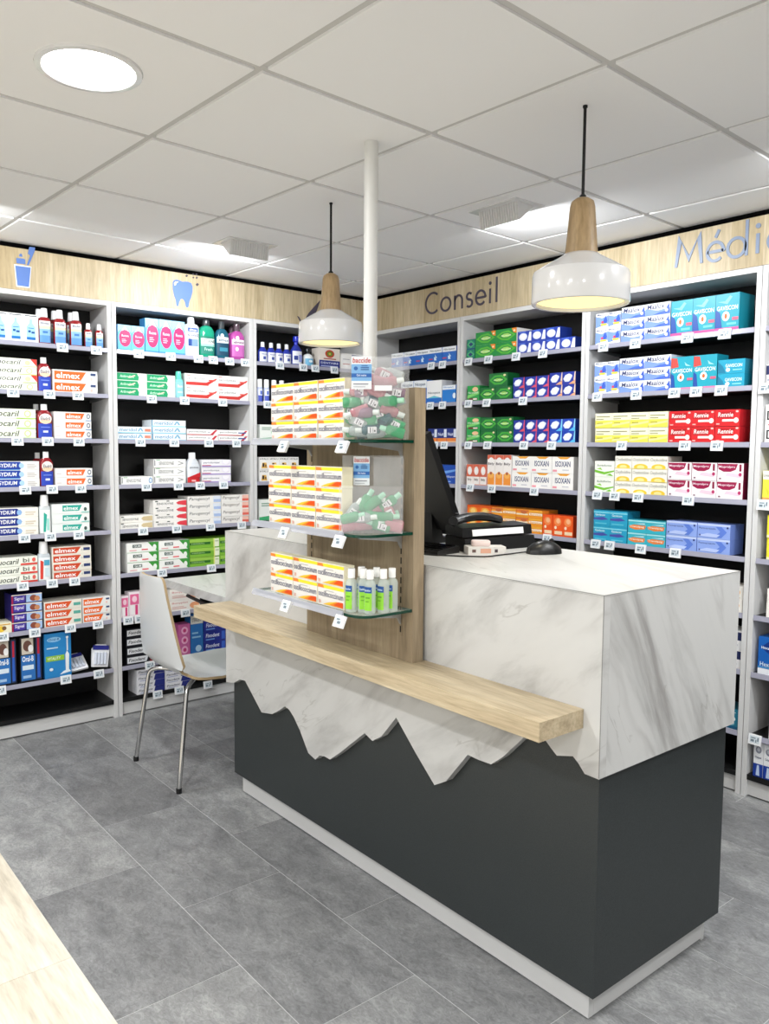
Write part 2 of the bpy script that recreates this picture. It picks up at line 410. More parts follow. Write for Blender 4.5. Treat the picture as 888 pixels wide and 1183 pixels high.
cup = decal('toothbrush_cup_icon', [z8([(258, 545), (522, 580), (492, 912), (296, 885)], 0, 270, s14), z8([(278, 415), (400, 428), (430, 445), (432, 525), (282, 505)], 0, 270, s14),
      z8([(330, 360), (348, 340), (372, 350), (382, 395), (328, 388)], 0, 270, s14), z8([(505, 225), (598, 240), (590, 300), (552, 390), (490, 540), (455, 538), (515, 375), (475, 340), (490, 270)], 0, 270, s14)], 'sign_blue', fl, 'L', .0025, 'blue cup with toothbrush and tube icon')
s12 = 12.686
tooth = [(245, 330), (265, 300), (300, 292), (345, 305), (385, 325), (430, 322), (470, 325), (515, 345), (535, 400), (533, 470), (515, 550), (490, 610), (475, 690), (455, 705), (438, 685), (425, 620), (405, 585), (380, 568), (355, 585), (338, 625), (328, 680), (312, 685), (300, 665), (290, 590), (265, 520), (246, 430)]
decal('tooth_icon', [z8(tooth, 180, 300, s12)], 'sign_blue', fl, 'L', .0025, 'blue tooth icon')
decal('tooth_shine', [z8([(262, 345), (280, 322), (330, 325), (300, 345), (285, 375), (268, 382)], 180, 300, s12)], 'sign_pale', fl, 'L', .004)
sp = []
for cx, cy, r in ((450, 237, 20), (545, 213, 15), (593, 215, 15), (548, 262, 15), (597, 265, 18), (606, 365, 24)):
    sp.append(z8([(cx-r, cy), (cx, cy-r), (cx+r, cy), (cx, cy+r)], 180, 300, s12))
decal('sparkle', sp, 'sign_dark', fl, 'L', .002)
decal('swoosh_icon', [[(369.5, 347), (366, 358), (360, 372), (352, 369), (356, 362), (363, 354)], [(343, 365), (345, 366), (349, 373), (347, 373)]], 'sign_dark', fl, 'L')
def stroke(mb, pts, wd, y, th=.003, closed=False):
    """ribbon lettering in the x,z plane"""
    n = len(pts); Lp = []; Rp = []
    for i in range(n):
        a = pts[i-1] if (i > 0 or closed) else pts[i]; b = pts[(i+1) % n] if (i < n-1 or closed) else pts[i]
        dx, dz = b[0]-a[0], b[1]-a[1]; l = math.hypot(dx, dz) or 1; nx, nz = -dz/l*wd/2, dx/l*wd/2
        if 0 < i < n-1 and not closed:
            d1 = Vector((pts[i][0]-a[0], pts[i][1]-a[1])).normalized(); d2 = Vector((b[0]-pts[i][0], b[1]-pts[i][1])).normalized()
            k = 1/max(.35, math.sqrt(max(0, (1+d1.dot(d2))/2))); nx *= k; nz *= k
        Lp.append((pts[i][0]+nx, pts[i][1]+nz)); Rp.append((pts[i][0]-nx, pts[i][1]-nz))
    for i in range(n if closed else n-1):
        j = (i+1) % n
        mb.prism([(Lp[i][0], y, Lp[i][1]), (Lp[j][0], y, Lp[j][1]), (Rp[j][0], y, Rp[j][1]), (Rp[i][0], y, Rp[i][1])], (0, -th, 0))
def arc(cx, cz, rx, rz, a0, a1, n=20): return [(cx+rx*math.cos(math.radians(a0+(a1-a0)*i/n)), cz+rz*math.sin(math.radians(a0+(a1-a0)*i/n))) for i in range(n+1)]
Z = 1.39; wd = .0115; Yf = 2.69
def letter(strokes, mt, dot=None, w_=wd):
    mb = MB()
    for st in strokes: stroke(mb, st[0], w_, Yf, closed=len(st) > 1)
    if dot: mb.prism([(dot[0]+dot[2]*math.cos(a*PI/6), Yf, dot[1]+dot[2]*math.sin(a*PI/6)) for a in range(12)], (0, -.003, 0))
    mb.build('letter', mt, fr)
bz = .764+Z; D = 'sign_dark'
letter([(arc(.598, bz+.056, .058, .056, 50, 310, 24),)], D)
letter([(arc(.7035, bz+.036, .038, .036, 0, 360, 24)[:-1], 1)], D)
letter([([(.776, bz-.004), (.776, bz+.072)],), (arc(.804, bz+.04, .028, .03, 180, 0, 14)+[(.832, bz-.004)],)], D)
letter([(arc(.886, bz+.054, .019, .017, 40, 270, 12)+arc(.886, bz+.0175, .022, .019, 90, -140, 12),)], D)
letter([([(.936, bz+.036), (1.003, bz+.036)]+arc(.9695, bz+.036, .0345, .036, 0, 320, 24),)], D)
letter([([(1.037, bz-.003), (1.037, bz+.072)],)], D, (1.037, bz+.1, .009))
letter([([(1.083, bz-.003), (1.083, bz+.126)],)], D)
bz = .768+Z; wd = .0125; D = 'sign_steel'
letter([([(2.102, bz), (2.117, bz+.114), (2.160, bz+.027), (2.203, bz+.114), (2.217, bz)],)], D, None, wd)
letter([([(2.241, bz+.036), (2.309, bz+.036)]+arc(2.275, bz+.036, .0345, .037, 0, 315, 24),), ([(2.274, bz+.09), (2.289, bz+.12)],)], D, None, wd)
letter([(arc(2.363, bz+.036, .036, .037, 0, 360, 24)[:-1], 1), ([(2.404, bz-.002), (2.404, bz+.135)],)], D, None, wd)
letter([([(2.448, bz-.002), (2.448, bz+.074)],)], D, (2.448, bz+.103, .010), wd*1.1)
letter([(arc(2.525, bz+.036, .036, .037, 45, 315, 20),)], D, None, wd)

# ================================================================ SHELVING BAYS
SH = [1.872, 1.647, 1.424, 1.195, .967, .740, .510, .257]      # shelf top surfaces
DECK = .092; UD = .25; UH = FZ0
def bay(w, label, loc, rz, wall):
    """local: front at y=0 facing -y, x from 0 to w"""
    t = thing('shelving_unit', label, 'shelving unit', loc, rz, 'white shelving bays along the %s wall' % wall)
    e = .001; p = .0205
    for x in (e, w-p-e):
        mb = MB(); mb.box(x, 0, 0, x+p, UD, UH-.001); mb.build('side_panel', 'white_lam', t)
    x0, x1 = e+p, w-p-e
    mb = MB(); mb.box(x0, UD-.012, DECK, x1, UD, UH-.023); mb.build('back_panel', 'black', t)
    mb = MB(); mb.box(x0, .001, UH-.023, x1, UD, UH-.001); mb.build('top_panel', 'white_lam', t)
    mb = MB(); mb.box(x0, .012, .006, x1, .03, DECK-.022); mb.build('plinth', 'kick', t)
    mb = MB(); mb.box(x0, .004, DECK-.022, x1, UD-.012, DECK); mb.build('bottom_deck', 'shelf_black', t)
    for z in SH:
        mb = MB(); mb.box(x0+.001, .004, z-.018, x1-.001, UD-.012, z); s = mb.build('shelf', 'shelf_black', t)
        mb = MB(); mb.prism([(x0+.001, .004, z+.003), (x0+.001, 0, z+.003), (x0+.001, -.004, z-.017), (x0+.001, .002, z-.019), (x0+.001, .004, z-.018)], (x1-x0-.002, 0, 0)); mb.build('price_rail', 'rail', s)
        for xx in (x0+.001, x1-.009):
            mb = MB(); mb.prism([(xx, .02, z-.018), (xx, UD-.013, z-.018), (xx, UD-.013, z-.032), (xx, UD-.05, z-.032)], (.008, 0, 0)); mb.build('bracket', 'grey_metal', s)
    return t
LP = [.278, 1.078, 1.88, 2.684]
bay(.80, 'white shelving bay below the toothbrush cup sign', (0, .278, 0), PI/2, 'left')
bay(.80, 'white shelving bay below the tooth sign', (0, 1.079, 0), PI/2, 'left')
bay(.80, 'white shelving bay between the tooth sign bay and the room corner', (0, 1.880, 0), PI/2, 'left')
bay(.818, 'white shelving bay in the corner behind the monitor', (.001, 2.691, 0), 0, 'right')
bay(.828, 'white shelving bay beneath the end of the Conseil sign', (.820, 2.691, 0), 0, 'right')
bay(.822, 'white shelving bay beneath the Médi sign', (1.649, 2.691, 0), 0, 'right')
bay(.828, 'white shelving bay past the Médi sign', (2.472, 2.691, 0), 0, 'right')

# ================================================================ PRODUCTS
UNIT = {1: ('L', 'below toothbrush cup sign'), 2: ('L', 'below tooth sign'), 3: ('L', 'beyond tooth sign'), 4: ('R', 'behind monitor'),
        5: ('R', 'beneath Conseil sign'), 6: ('R', 'beneath Médi sign'), 7: ('R', 'past Médi sign')}
ORD = ['top', 'second', 'third', 'fourth', 'fifth', 'sixth', 'seventh', 'eighth', 'bottom']
def shelf_z(s): return SH[s] if s < 8 else DECK
FR = .010       # products stand this far behind the shelf front
RANGE = {1: (.278, 1.078), 2: (1.079, 1.879), 3: (1.88, 2.68), 4: (.001, .819), 5: (.82, 1.648), 6: (1.649, 2.471), 7: (2.472, 3.3)}
ROWS = {1: [''], 2: ['lower ', 'upper '], 3: ['lowest ', 'middle ', 'topmost '], 4: ['lowest ', 'lower-middle ', 'upper-middle ', 'topmost ']}
def inside(u, a, b, m=.0255):
    lo, hi = RANGE[u][0]+m, RANGE[u][1]-m; a, b = min(a, b), max(a, b)
    a = max(a, lo); b = min(b, hi); return a, b
def place_px(u, s, px, back=FR):
    """pixel column -> coordinate along the wall, on the product front plane at shelf height"""
    side = UNIT[u][0]; z = shelf_z(s)
    y = 591.5
    for _ in range(3):       # find the row of this shelf at that column
        P_ = at_x(px, y, -back) if side == 'L' else at_y(px, y, 2.691+back)
        dist = (P_-CAM).dot(_fw); y += (P_.z-z)*F_PX/dist
    return P_.y if side == 'L' else P_.x
def top_z(u, px, py, back=FR):
    side = UNIT[u][0]
    return (at_x(px, py, -back) if side == 'L' else at_y(px, py, 2.691+back)).z
def put(o, u, along, z, depth_c, back=FR, jitter=1.0):
    side = UNIT[u][0]; a = math.radians(random.uniform(-.7, .7))*jitter
    if side == 'L': o.location = (-back-depth_c, along, z); o.rotation_euler = (0, 0, PI/2+a)
    else: o.location = (along, 2.691+back+depth_c, z); o.rotation_euler = (0, 0, a)

def carton_mesh(key, w, h, d, base, spec, side=None):
    mb = MB(); b = 0
    x, y = w/2, d/2
    mb.v += [(-x, -y, 0), (x, -y, 0), (x, y, 0), (-x, y, 0), (-x, -y, h), (x, -y, h), (x, y, h), (-x, y, h)]
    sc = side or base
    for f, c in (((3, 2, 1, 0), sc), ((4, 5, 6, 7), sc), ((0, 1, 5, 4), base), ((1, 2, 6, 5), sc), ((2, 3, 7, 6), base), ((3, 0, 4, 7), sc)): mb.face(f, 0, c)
    me = mb.mesh('carton', ['print'])
    pm = None
    if spec:
        mb = MB(); draw_print(mb, [('r', .004, .006, .996, .994, base)]+spec, w, h, -y); pm = mb.mesh('front_print', ['print'])
    return me, pm
W_ = '#ebebe9'
def bars(n, u0, u1, v0, v1, c='#8d9196'):
    out = []; st = (v1-v0)/n
    for k in range(n): out.append(('r', u0, v0+k*st, u0+(u1-u0)*(1 if k % 2 else .8), v0+k*st+st*.45, c))
    return out
def flag(txt, c, tail=()):   # slanted colour flag with white lettering
    return [('p', [(.03, .12), (.62, .12), (.74, .88), (.03, .88)], c), ('t', txt, .07, .26, .6, .78, '#ffffff')] + list(tail)
T = {   # kind: (base colour, print, side colour)
 'rinse_box': (W_, [('r', .1, .93, .9, .965, '#555a66'), ('p', [(.2, .2), (.8, .2), (.8, .56), (.6, .7), (.58, .84), (.42, .84), (.4, .7), (.2, .56)], '#9fd0ee'), ('r', .2, .1, .8, .2, '#1f6fb6'), ('r', .3, .36, .48, .44, '#1d4f92'), ('r', .52, .33, .74, .4, '#1d4f92'), ('r', .3, .5, .7, .53, '#3b7cb8')], None),
 'fluo_red': ('#f1f4e6', [('t', 'Fluocaril', .04, .22, .66, .82, '#3f4640', .25), ('e', .8, .5, .06, .3, '#cfe6a4'), ('p', [(.86, 1), (1, 1), (1, .1)], '#dd3b34'), ('r', .7, .02, 1, .1, '#b9dd7c')], None),
 'fluo_green': ('#eef4e0', [('t', 'Fluocaril', .04, .22, .68, .82, '#3f4640', .25), ('e', .84, .52, .07, .36, '#c4e08c'), ('e', .84, .52, .045, .24, '#eef4e0'), ('r', .62, .0, 1, .1, '#a6d65a')], None),
 'fluo_bi': ('#eef1e6', [('t', 'Fluocaril', .04, .22, .6, .82, '#3f4640', .25), ('r', .63, .04, 1, .26, '#d8423a'), ('t', 'bi', .68, .36, .82, .86, '#6d7068'), ('e', .92, .6, .04, .24, '#e0635a')], None),
 'elmex': (W_, flag('elmex', '#e8692a', [('r', .84, .6, .96, .82, '#3a4d78'), ('e', .86, .3, .03, .14, '#f0c7bd')]), None),
 'elmex_end': (W_, [('p', [(.3, .2), (.74, .2), (.82, .86), (.3, .86)], '#e8692a'), ('t', 'elmex', .33, .3, .72, .76, '#ffffff'), ('r', .03, .35, .16, .42, '#cfc3c0'), ('e', .92, .55, .05, .28, '#54627d'), ('e', .92, .55, .03, .17, W_), ('r', .84, .05, 1, .12, '#4a83c0')], None),
 'elmex_red': ('#ece7dc', flag('elmex', '#cf4a2a', [('r', .8, .4, .97, .75, '#2f3f70'), ('e', .76, .5, .025, .14, '#d0cfc8')]), None),
 'elmex_green': ('#ece7dc', flag('elmex', '#d9572b', [('r', .78, .3, .97, .66, '#5aa79a')]), None),
 'elmex_teal': ('#e9eeec', [('p', [(.28, .25), (.72, .25), (.8, .85), (.28, .85)], '#2fa898'), ('t', 'elmex', .31, .34, .7, .76, '#ffffff'), ('e', .89, .4, .04, .2, '#3f5b55'), ('r', .78, .05, 1, .14, '#7fd0c4')], None),
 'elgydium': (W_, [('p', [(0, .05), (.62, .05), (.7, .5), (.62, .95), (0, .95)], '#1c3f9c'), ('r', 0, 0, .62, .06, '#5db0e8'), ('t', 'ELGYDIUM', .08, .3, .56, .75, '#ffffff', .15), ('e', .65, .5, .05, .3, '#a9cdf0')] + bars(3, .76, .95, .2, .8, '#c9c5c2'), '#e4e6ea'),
 'elgydium2': ('#f2f1e8', [('p', [(0, .1), (.58, .1), (.68, .5), (.58, .92), (0, .92)], '#1c2f86'), ('p', [(0, .05), (.06, .05), (0, .6)], '#8cc63f'), ('t', 'ELGYDIUM', .08, .33, .54, .76, '#ffffff', .15), ('e', .62, .5, .05, .3, '#8fb7e6')] + bars(2, .74, .95, .2, .7, '#d6c9b6'), None),
 'kids': ('#2a2470', [('r', 0, 0, .06, 1, '#a3214e'), ('p', [(.08, .15), (.42, .15), (.46, .85), (.08, .85)], '#4a3aa0'), ('t', 'Signal', .1, .3, .4, .74, '#e9e6f5'), ('r', .48, .1, 1, .95, '#a9c7ee'), ('e', .72, .5, .12, .34, '#8a4a3a'), ('e', .84, .42, .09, .28, '#c98b62'), ('r', 0, .9, 1, 1, '#e9e2d4')], None),
 'yellow_small': ('#f0ecd2', [('e', .4, .45, .25, .3, '#e8c23a'), ('e', .6, .5, .12, .2, '#7a5a3a'), ('r', .05, .8, .95, .9, '#d9a43a')], None),
 'brush_pack': ('#16181d', [('r', .08, .62, .62, .97, '#cfc6b8'), ('e', .35, .8, .2, .12, '#6a4a40'), ('e', .5, .74, .12, .08, '#f2f2f2'), ('r', .04, .05, .7, .6, '#2e6fb8'), ('t', 'Oral-B', .1, .46, .62, .58, '#ffffff'), ('r', .1, .28, .62, .38, '#d7e6f2'), ('r', .74, .05, .96, .97, '#23365f'), ('p', [(.78, .08), (.92, .08), (.9, .6), (.8, .6)], '#2f5fc0'), ('r', .8, .6, .9, .95, '#b8243a'), ('r', .12, .1, .5, .16, '#9fc3e6')], None),
 'brush_box': ('#2c86c8', [('e', .36, .86, .26, .055, '#8fc4ea'), ('t', 'Oral-B', .16, .835, .56, .885, '#1f4f96'), ('r', .05, .38, .74, .5, '#8fc23c'), ('t', 'VITALITY', .1, .41, .6, .47, '#eef6dc'), ('p', [(.78, .12), (.9, .12), (.92, .5), (.84, .58), (.78, .5)], '#eef2f6'), ('r', .83, .58, .88, .88, '#e2e9f0'), ('e', .855, .88, .05, .025, '#f4f6f8'), ('p', [(.55, .06), (.98, .1), (.9, .16), (.7, .13)], '#e6f0f8'), ('e', .24, .2, .07, .035, '#e4eef6'), ('r', .08, .66, .5, .69, '#bcdcf2')], '#2470b4'),
 'circle_box': ('#69b7e6', [('p', [(0, 1), (1, 1), (1, .72), (.6, .95), (0, .7)], '#9cd0f0'), ('e', .55, .5, .44, .34, '#e62e6b'), ('p', [(.26, .76), (.84, .76), (.55, .97)], '#f2f2f6'), ('e', .55, .5, .42, .31, '#e62e6b'), ('t', 'fluoxa', .28, .54, .82, .63, '#ffd9e6')] + bars(3, .3, .66, .32, .48, '#ffc3d6') + [('r', 0, 0, 1, .06, '#3f8fd0')], '#4f9fd8'),
 'arthro': ('#f3f3ef', [('p', [(0, .05), (.72, .05), (.74, .5), (.68, .97), (0, .97)], '#1f9e68'), ('t', 'Arthrodont', .1, .36, .58, .72, '#e4f4ea', .15), ('p', [(.4, .3), (.62, .62), (.6, .78), (.36, .44)], '#d9c9b8'), ('r', .76, .3, .94, .36, '#e8b6a8')], None),
 'parodontax': ('#f4f3f0', [('t', 'parodontax', .05, .48, .6, .78, '#5b5d66'), ('r', .03, .1, .72, .36, '#c63b36'), ('p', [(.7, .14), (.98, .62), (.98, .74), (.62, .32)], '#c63b36'), ('p', [(.72, .5), (.94, .5), (.94, .6), (.72, .6)], '#d9564c'), ('r', .04, .84, .16, .9, '#c05a50')], None),
 'parodontax_thin': ('#f4f3f2', [('t', 'parodontax', .05, .36, .62, .76, '#55585f'), ('p', [(.74, .1), (.84, .1), (.98, .92), (.9, .92)], '#c63b46'), ('r', .0, .0, .84, .14, '#c8404a'), ('r', .66, .42, .74, .62, '#b8b8c0')], None),
 'parodontax_blue': ('#f4f3f2', [('t', 'parodontax', .05, .36, .62, .76, '#55585f'), ('p', [(.74, .1), (.84, .1), (.98, .92), (.9, .92)], '#c63b46'), ('r', .0, .0, .84, .14, '#c8404a'), ('r', .66, .42, .92, .62, '#31519a')], None),
 'parodontax_violet': ('#efeef2', [('t', 'parodontax', .05, .44, .6, .76, '#3e3d66'), ('r', 0, .06, 1, .2, '#9d86c8'), ('p', [(.68, .95), (.96, .95), (.94, .5), (.82, .3), (.7, .5)], '#e4dff0'), ('p', [(.7, .92), (.94, .92), (.92, .54), (.82, .36), (.72, .54)], '#f6f4fa'), ('r', 0, .22, .3, .3, '#c63b46')], None),
 'meridol': ('#eaf2f7', [('t', 'meridol', .08, .28, .62, .82, '#5c92b8', .1), ('p', [(.64, .3), (.7, .3), (.74, .66), (.78, .3), (.84, .3), (.77, .86), (.72, .86)], '#7fb0cc'), ('r', 0, 0, 1, .14, '#84c8e6'), ('r', .0, .14, .03, 1, '#4a90b8')], None),
 'meridol_red': ('#eaf2f7', [('t', 'meridol', .05, .28, .56, .82, '#5c92b8', .1), ('p', [(.58, .3), (.63, .3), (.67, .66), (.71, .3), (.76, .3), (.7, .86), (.65, .86)], '#7fb0cc'), ('r', .8, .3, .98, .72, '#d98a74'), ('r', 0, 0, 1, .14, '#84c8e6')], None),
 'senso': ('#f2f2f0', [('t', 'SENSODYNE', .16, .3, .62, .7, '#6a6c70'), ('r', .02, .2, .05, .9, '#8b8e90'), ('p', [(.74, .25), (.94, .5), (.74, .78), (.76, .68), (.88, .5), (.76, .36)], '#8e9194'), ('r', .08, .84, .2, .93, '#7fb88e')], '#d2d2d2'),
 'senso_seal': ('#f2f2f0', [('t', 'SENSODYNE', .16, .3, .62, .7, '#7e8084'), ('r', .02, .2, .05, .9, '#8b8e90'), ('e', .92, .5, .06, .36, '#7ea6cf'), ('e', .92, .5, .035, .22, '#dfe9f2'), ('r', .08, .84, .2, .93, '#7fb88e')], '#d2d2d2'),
 'senso_cream': ('#f2f0ea', [('t', 'SENSODYNE', .08, .28, .56, .62, '#5e6064'), ('r', .04, .76, .12, .9, '#3f4a44'), ('p', [(.7, .2), (.98, .12), (.98, .9), (.7, .8), (.64, .5)], '#d2bf96')], None),
 'senso_red': ('#f1efec', [('t', 'SENSODYNE', .1, .3, .6, .62, '#5e6064'), ('r', .06, .74, .14, .9, '#3f4a44'), ('r', .4, .76, .48, .9, '#3f4a44'), ('p', [(.74, .3), (1, .1), (1, .92), (.78, .8), (.68, .55)], '#e0424e')], None),
 'paro_blue': ('#eeece8', [('t', 'Parogencyl', .05, .3, .66, .84, '#4b4f55', .2), ('r', .78, .1, 1, .5, '#a9bfe6'), ('r', .76, .5, 1, .95, '#dfe6f2')], None),
 'paro_salmon': ('#eeece8', [('t', 'Parogencyl', .05, .3, .66, .84, '#5a4d4d', .2), ('r', .76, .1, 1, .45, '#e0685a'), ('r', .76, .45, 1, .95, '#f0bfb0')], None),
 'gum': ('#f4f5f2', [('p', [(.66, 1), (1, 1), (1, 0), (.96, 0), (.8, .5)], '#3f9a3f'), ('e', .87, .45, .06, .3, '#eef4ee'), ('r', .18, .5, .46, .82, '#50605c'), ('t', 'GUM', .22, .54, .43, .78, '#e4e8e6'), ('r', .46, .22, .66, .34, '#e0545e'), ('r', .08, .2, .3, .28, '#e6a0a4'), ('r', 0, 0, 1, .04, '#3f9a3f')], None),
 'grass': ('#7cb53a', [('r', .0, .35, .68, .62, '#2d6b26'), ('t', 'HERBAL', .06, .42, .5, .56, '#a8cf8a'), ('r', .0, .64, .8, 1, '#98c850'), ('r', .82, .06, .97, .94, '#e9efd4'), ('r', .84, .6, .95, .75, '#b9c7a0'), ('r', .78, 0, .82, 1, '#d9e27a')], None),
 'pink_up': ('#f2e6ec', [('r', .08, .5, .92, .92, '#e46a9a'), ('e', .5, .72, .24, .13, '#f6d0de'), ('r', .12, .1, .5, .46, '#f6f2f4'), ('r', .56, .08, .8, .48, '#d9437e')], None),
 'white_orange': ('#f1ece6', [('t', 'Bonyplus', .08, .62, .6, .82, '#d08a8a'), ('e', .82, .4, .16, .3, '#eda67a'), ('r', .08, .2, .55, .28, '#dcb2ac'), ('r', .08, .36, .46, .42, '#dcb2ac')], None),
 'fixo_dark': ('#1a1b22', [('p', [(.02, .2), (.7, .2), (.78, .85), (.02, .85)], '#e4e6ea'), ('t', 'Fixodent', .07, .36, .66, .72, '#20242c', .15), ('r', .82, .1, 1, .9, '#8c2a30')], None),
 'pink_round': ('#c9649e', [('e', .5, .8, .3, .12, '#f0b4d4'), ('e', .5, .5, .3, .12, '#f0b4d4'), ('e', .5, .2, .3, .12, '#f0b4d4'), ('e', .5, .8, .15, .06, '#c9407e'), ('e', .5, .5, .15, .06, '#c9407e'), ('e', .5, .2, .15, .06, '#c9407e')], None),
 'tall_blue': ('#2d6fb4', [('r', 0, .74, 1, .94, '#d9d6cc'), ('t', 'STERADENT', .12, .79, .88, .88, '#54545c'), ('e', .62, .14, .24, .08, '#b4d6ee'), ('r', .1, .4, .8, .44, '#8fc0e4'), ('r', .1, .5, .6, .54, '#8fc0e4')], None),
 'fixo_blue': ('#26318c', [('t', 'Fixodent', .1, .42, .72, .8, '#e2e6f6', .15), ('r', .1, .16, .5, .28, '#6d9be0'), ('r', .82, .1, .98, .9, '#3c63c4')], None),
 'fluodent': ('#e9e9ee', [('t', 'Fixodent', .06, .4, .56, .78, '#39415c', .15), ('p', [(.6, 0), (1, 0), (1, 1), (.66, 1)], '#2b3380'), ('r', .1, .14, .5, .24, '#9aa2c6')], None),
 'rosette': ('#efe6dc', [('r', 0, 0, 1, .38, '#1f2f86'), ('t', 'DENTAIRE', .08, .2, .92, .3, '#dfe4f4'), ('r', .08, .06, .9, .12, '#aeb8e0'), ('e', .5, .72, .22, .2, '#c4452c'), ('e', .5, .72, .14, .13, '#6a8a3c'), ('e', .5, .72, .06, .055, '#d9c24a'), ('r', .2, .44, .8, .49, '#a83e34')], None),
 'navy_half': ('#e6e4e2', [('r', .5, .45, 1, .95, '#20286e'), ('t', 'NATURE', .55, .6, .95, .76, '#c9cde6'), ('r', .06, .6, .4, .66, '#9a98a0'), ('r', .06, .3, .4, .36, '#b4402c')], None),
 'green_white': ('#eef3ee', [('p', [(0, 0), (1, 0), (1, .3), (0, .2)], '#3fae74'), ('e', .7, .55, .16, .16, '#9fd6b4')] + bars(2, .1, .6, .7, .9, '#7fa48e'), None),
 'black_white': ('#f1f0ee', [('t', 'HYALU', .08, .78, .92, .92, '#3a3a3c'), ('p', [(.2, .1), (.8, .1), (.7, .55), (.3, .55)], '#e8b95a'), ('r', .3, .2, .5, .5, '#3a2f2c'), ('r', .56, .2, .7, .4, '#7a5a40')], None),
 'nico_blue': ('#2a6cc4', [('r', 0, .68, 1, 1, '#eef2f6'), ('t', 'Nicopass', .1, .74, .9, .9, '#38506e'), ('p', [(.42, .2), (.6, .2), (.54, .36), (.64, .36), (.46, .6), (.5, .42), (.4, .42)], '#d6ecfa'), ('r', 0, .26, .3, .34, '#c84a6a')], None),
 'nico_white': ('#f1f2f2', [('t', 'Nicopass', .1, .4, .9, .52, '#4a5a6a'), ('r', 0, .02, 1, .24, '#2a6cc4'), ('p', [(0, .24), (1, .24), (.5, .34)], '#6cc4d4')], '#dcdcdc'),
 'nico_cyan': ('#2c7fd2', [('r', 0, .76, 1, 1, '#eef2f6'), ('e', .9, .4, .12, .16, '#e6f2fa'), ('t', 'Nicopass', .1, .82, .84, .94, '#4a86c0')], None),
 'night': ('#22337e', [('r', .0, .12, 1, .34, '#e8843a'), ('t', 'Nuit', .1, .5, .7, .72, '#e2e8f8'), ('r', .72, .4, 1, .95, '#dfe6f2'), ('r', 0, .04, 1, .12, '#f0c8a0')], None),
 'blue_box': ('#1f4fb0', [('p', [(0, .5), (1, .7), (1, .8), (0, .65)], '#6fa4ea'), ('t', 'Valdispert', .1, .3, .9, .45, '#dfe8f8'), ('r', .1, .1, .6, .16, '#8fb4ea')], None),
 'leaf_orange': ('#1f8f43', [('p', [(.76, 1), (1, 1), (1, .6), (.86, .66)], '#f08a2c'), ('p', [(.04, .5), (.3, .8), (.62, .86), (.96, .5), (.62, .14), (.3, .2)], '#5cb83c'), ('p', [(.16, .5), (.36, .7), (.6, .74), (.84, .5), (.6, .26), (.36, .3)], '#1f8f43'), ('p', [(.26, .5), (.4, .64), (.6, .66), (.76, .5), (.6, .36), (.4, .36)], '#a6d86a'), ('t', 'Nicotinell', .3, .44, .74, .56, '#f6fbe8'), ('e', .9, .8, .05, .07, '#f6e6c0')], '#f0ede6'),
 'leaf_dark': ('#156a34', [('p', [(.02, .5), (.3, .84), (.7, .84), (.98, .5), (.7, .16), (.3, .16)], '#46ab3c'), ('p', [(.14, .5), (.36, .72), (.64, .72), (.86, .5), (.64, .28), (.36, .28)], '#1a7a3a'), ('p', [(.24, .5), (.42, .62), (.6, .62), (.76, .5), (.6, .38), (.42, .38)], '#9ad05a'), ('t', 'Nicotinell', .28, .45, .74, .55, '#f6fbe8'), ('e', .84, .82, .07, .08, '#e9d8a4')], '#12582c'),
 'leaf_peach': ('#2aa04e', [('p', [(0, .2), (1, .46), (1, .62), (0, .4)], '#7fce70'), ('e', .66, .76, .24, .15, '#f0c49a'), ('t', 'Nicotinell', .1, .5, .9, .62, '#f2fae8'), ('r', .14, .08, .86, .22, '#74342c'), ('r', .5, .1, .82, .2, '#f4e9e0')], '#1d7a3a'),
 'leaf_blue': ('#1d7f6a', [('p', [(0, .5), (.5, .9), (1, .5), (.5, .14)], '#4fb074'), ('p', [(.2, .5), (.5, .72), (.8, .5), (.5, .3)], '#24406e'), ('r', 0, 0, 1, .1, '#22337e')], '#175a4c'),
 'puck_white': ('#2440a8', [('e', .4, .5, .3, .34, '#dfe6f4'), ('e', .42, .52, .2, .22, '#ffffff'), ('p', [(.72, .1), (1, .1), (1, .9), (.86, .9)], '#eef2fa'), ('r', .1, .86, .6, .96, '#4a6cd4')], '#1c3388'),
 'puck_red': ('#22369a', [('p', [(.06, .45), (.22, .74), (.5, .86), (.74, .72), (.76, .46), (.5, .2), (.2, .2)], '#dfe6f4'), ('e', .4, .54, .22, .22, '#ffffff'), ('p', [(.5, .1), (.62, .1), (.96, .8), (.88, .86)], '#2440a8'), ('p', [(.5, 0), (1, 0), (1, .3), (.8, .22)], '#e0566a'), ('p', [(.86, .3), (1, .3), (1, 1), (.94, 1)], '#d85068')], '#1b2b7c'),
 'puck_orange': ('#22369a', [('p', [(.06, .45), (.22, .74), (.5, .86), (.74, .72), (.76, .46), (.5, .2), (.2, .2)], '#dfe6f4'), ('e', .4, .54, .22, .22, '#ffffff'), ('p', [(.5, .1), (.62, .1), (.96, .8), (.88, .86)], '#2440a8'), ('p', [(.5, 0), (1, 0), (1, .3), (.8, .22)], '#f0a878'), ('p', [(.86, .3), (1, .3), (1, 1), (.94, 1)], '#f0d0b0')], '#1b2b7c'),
 'puck_cyan': ('#2245b4', [('p', [(.06, .45), (.22, .74), (.5, .86), (.74, .72), (.76, .46), (.5, .2), (.2, .2)], '#dfeaf6'), ('e', .4, .54, .22, .22, '#ffffff'), ('p', [(.5, .1), (.62, .1), (.96, .8), (.88, .86)], '#2440a8'), ('p', [(.5, 0), (1, 0), (1, .34), (.8, .26)], '#5cc0f0'), ('p', [(.86, .3), (1, .3), (1, 1), (.94, 1)], '#8cd4f4')], '#1b388c'),
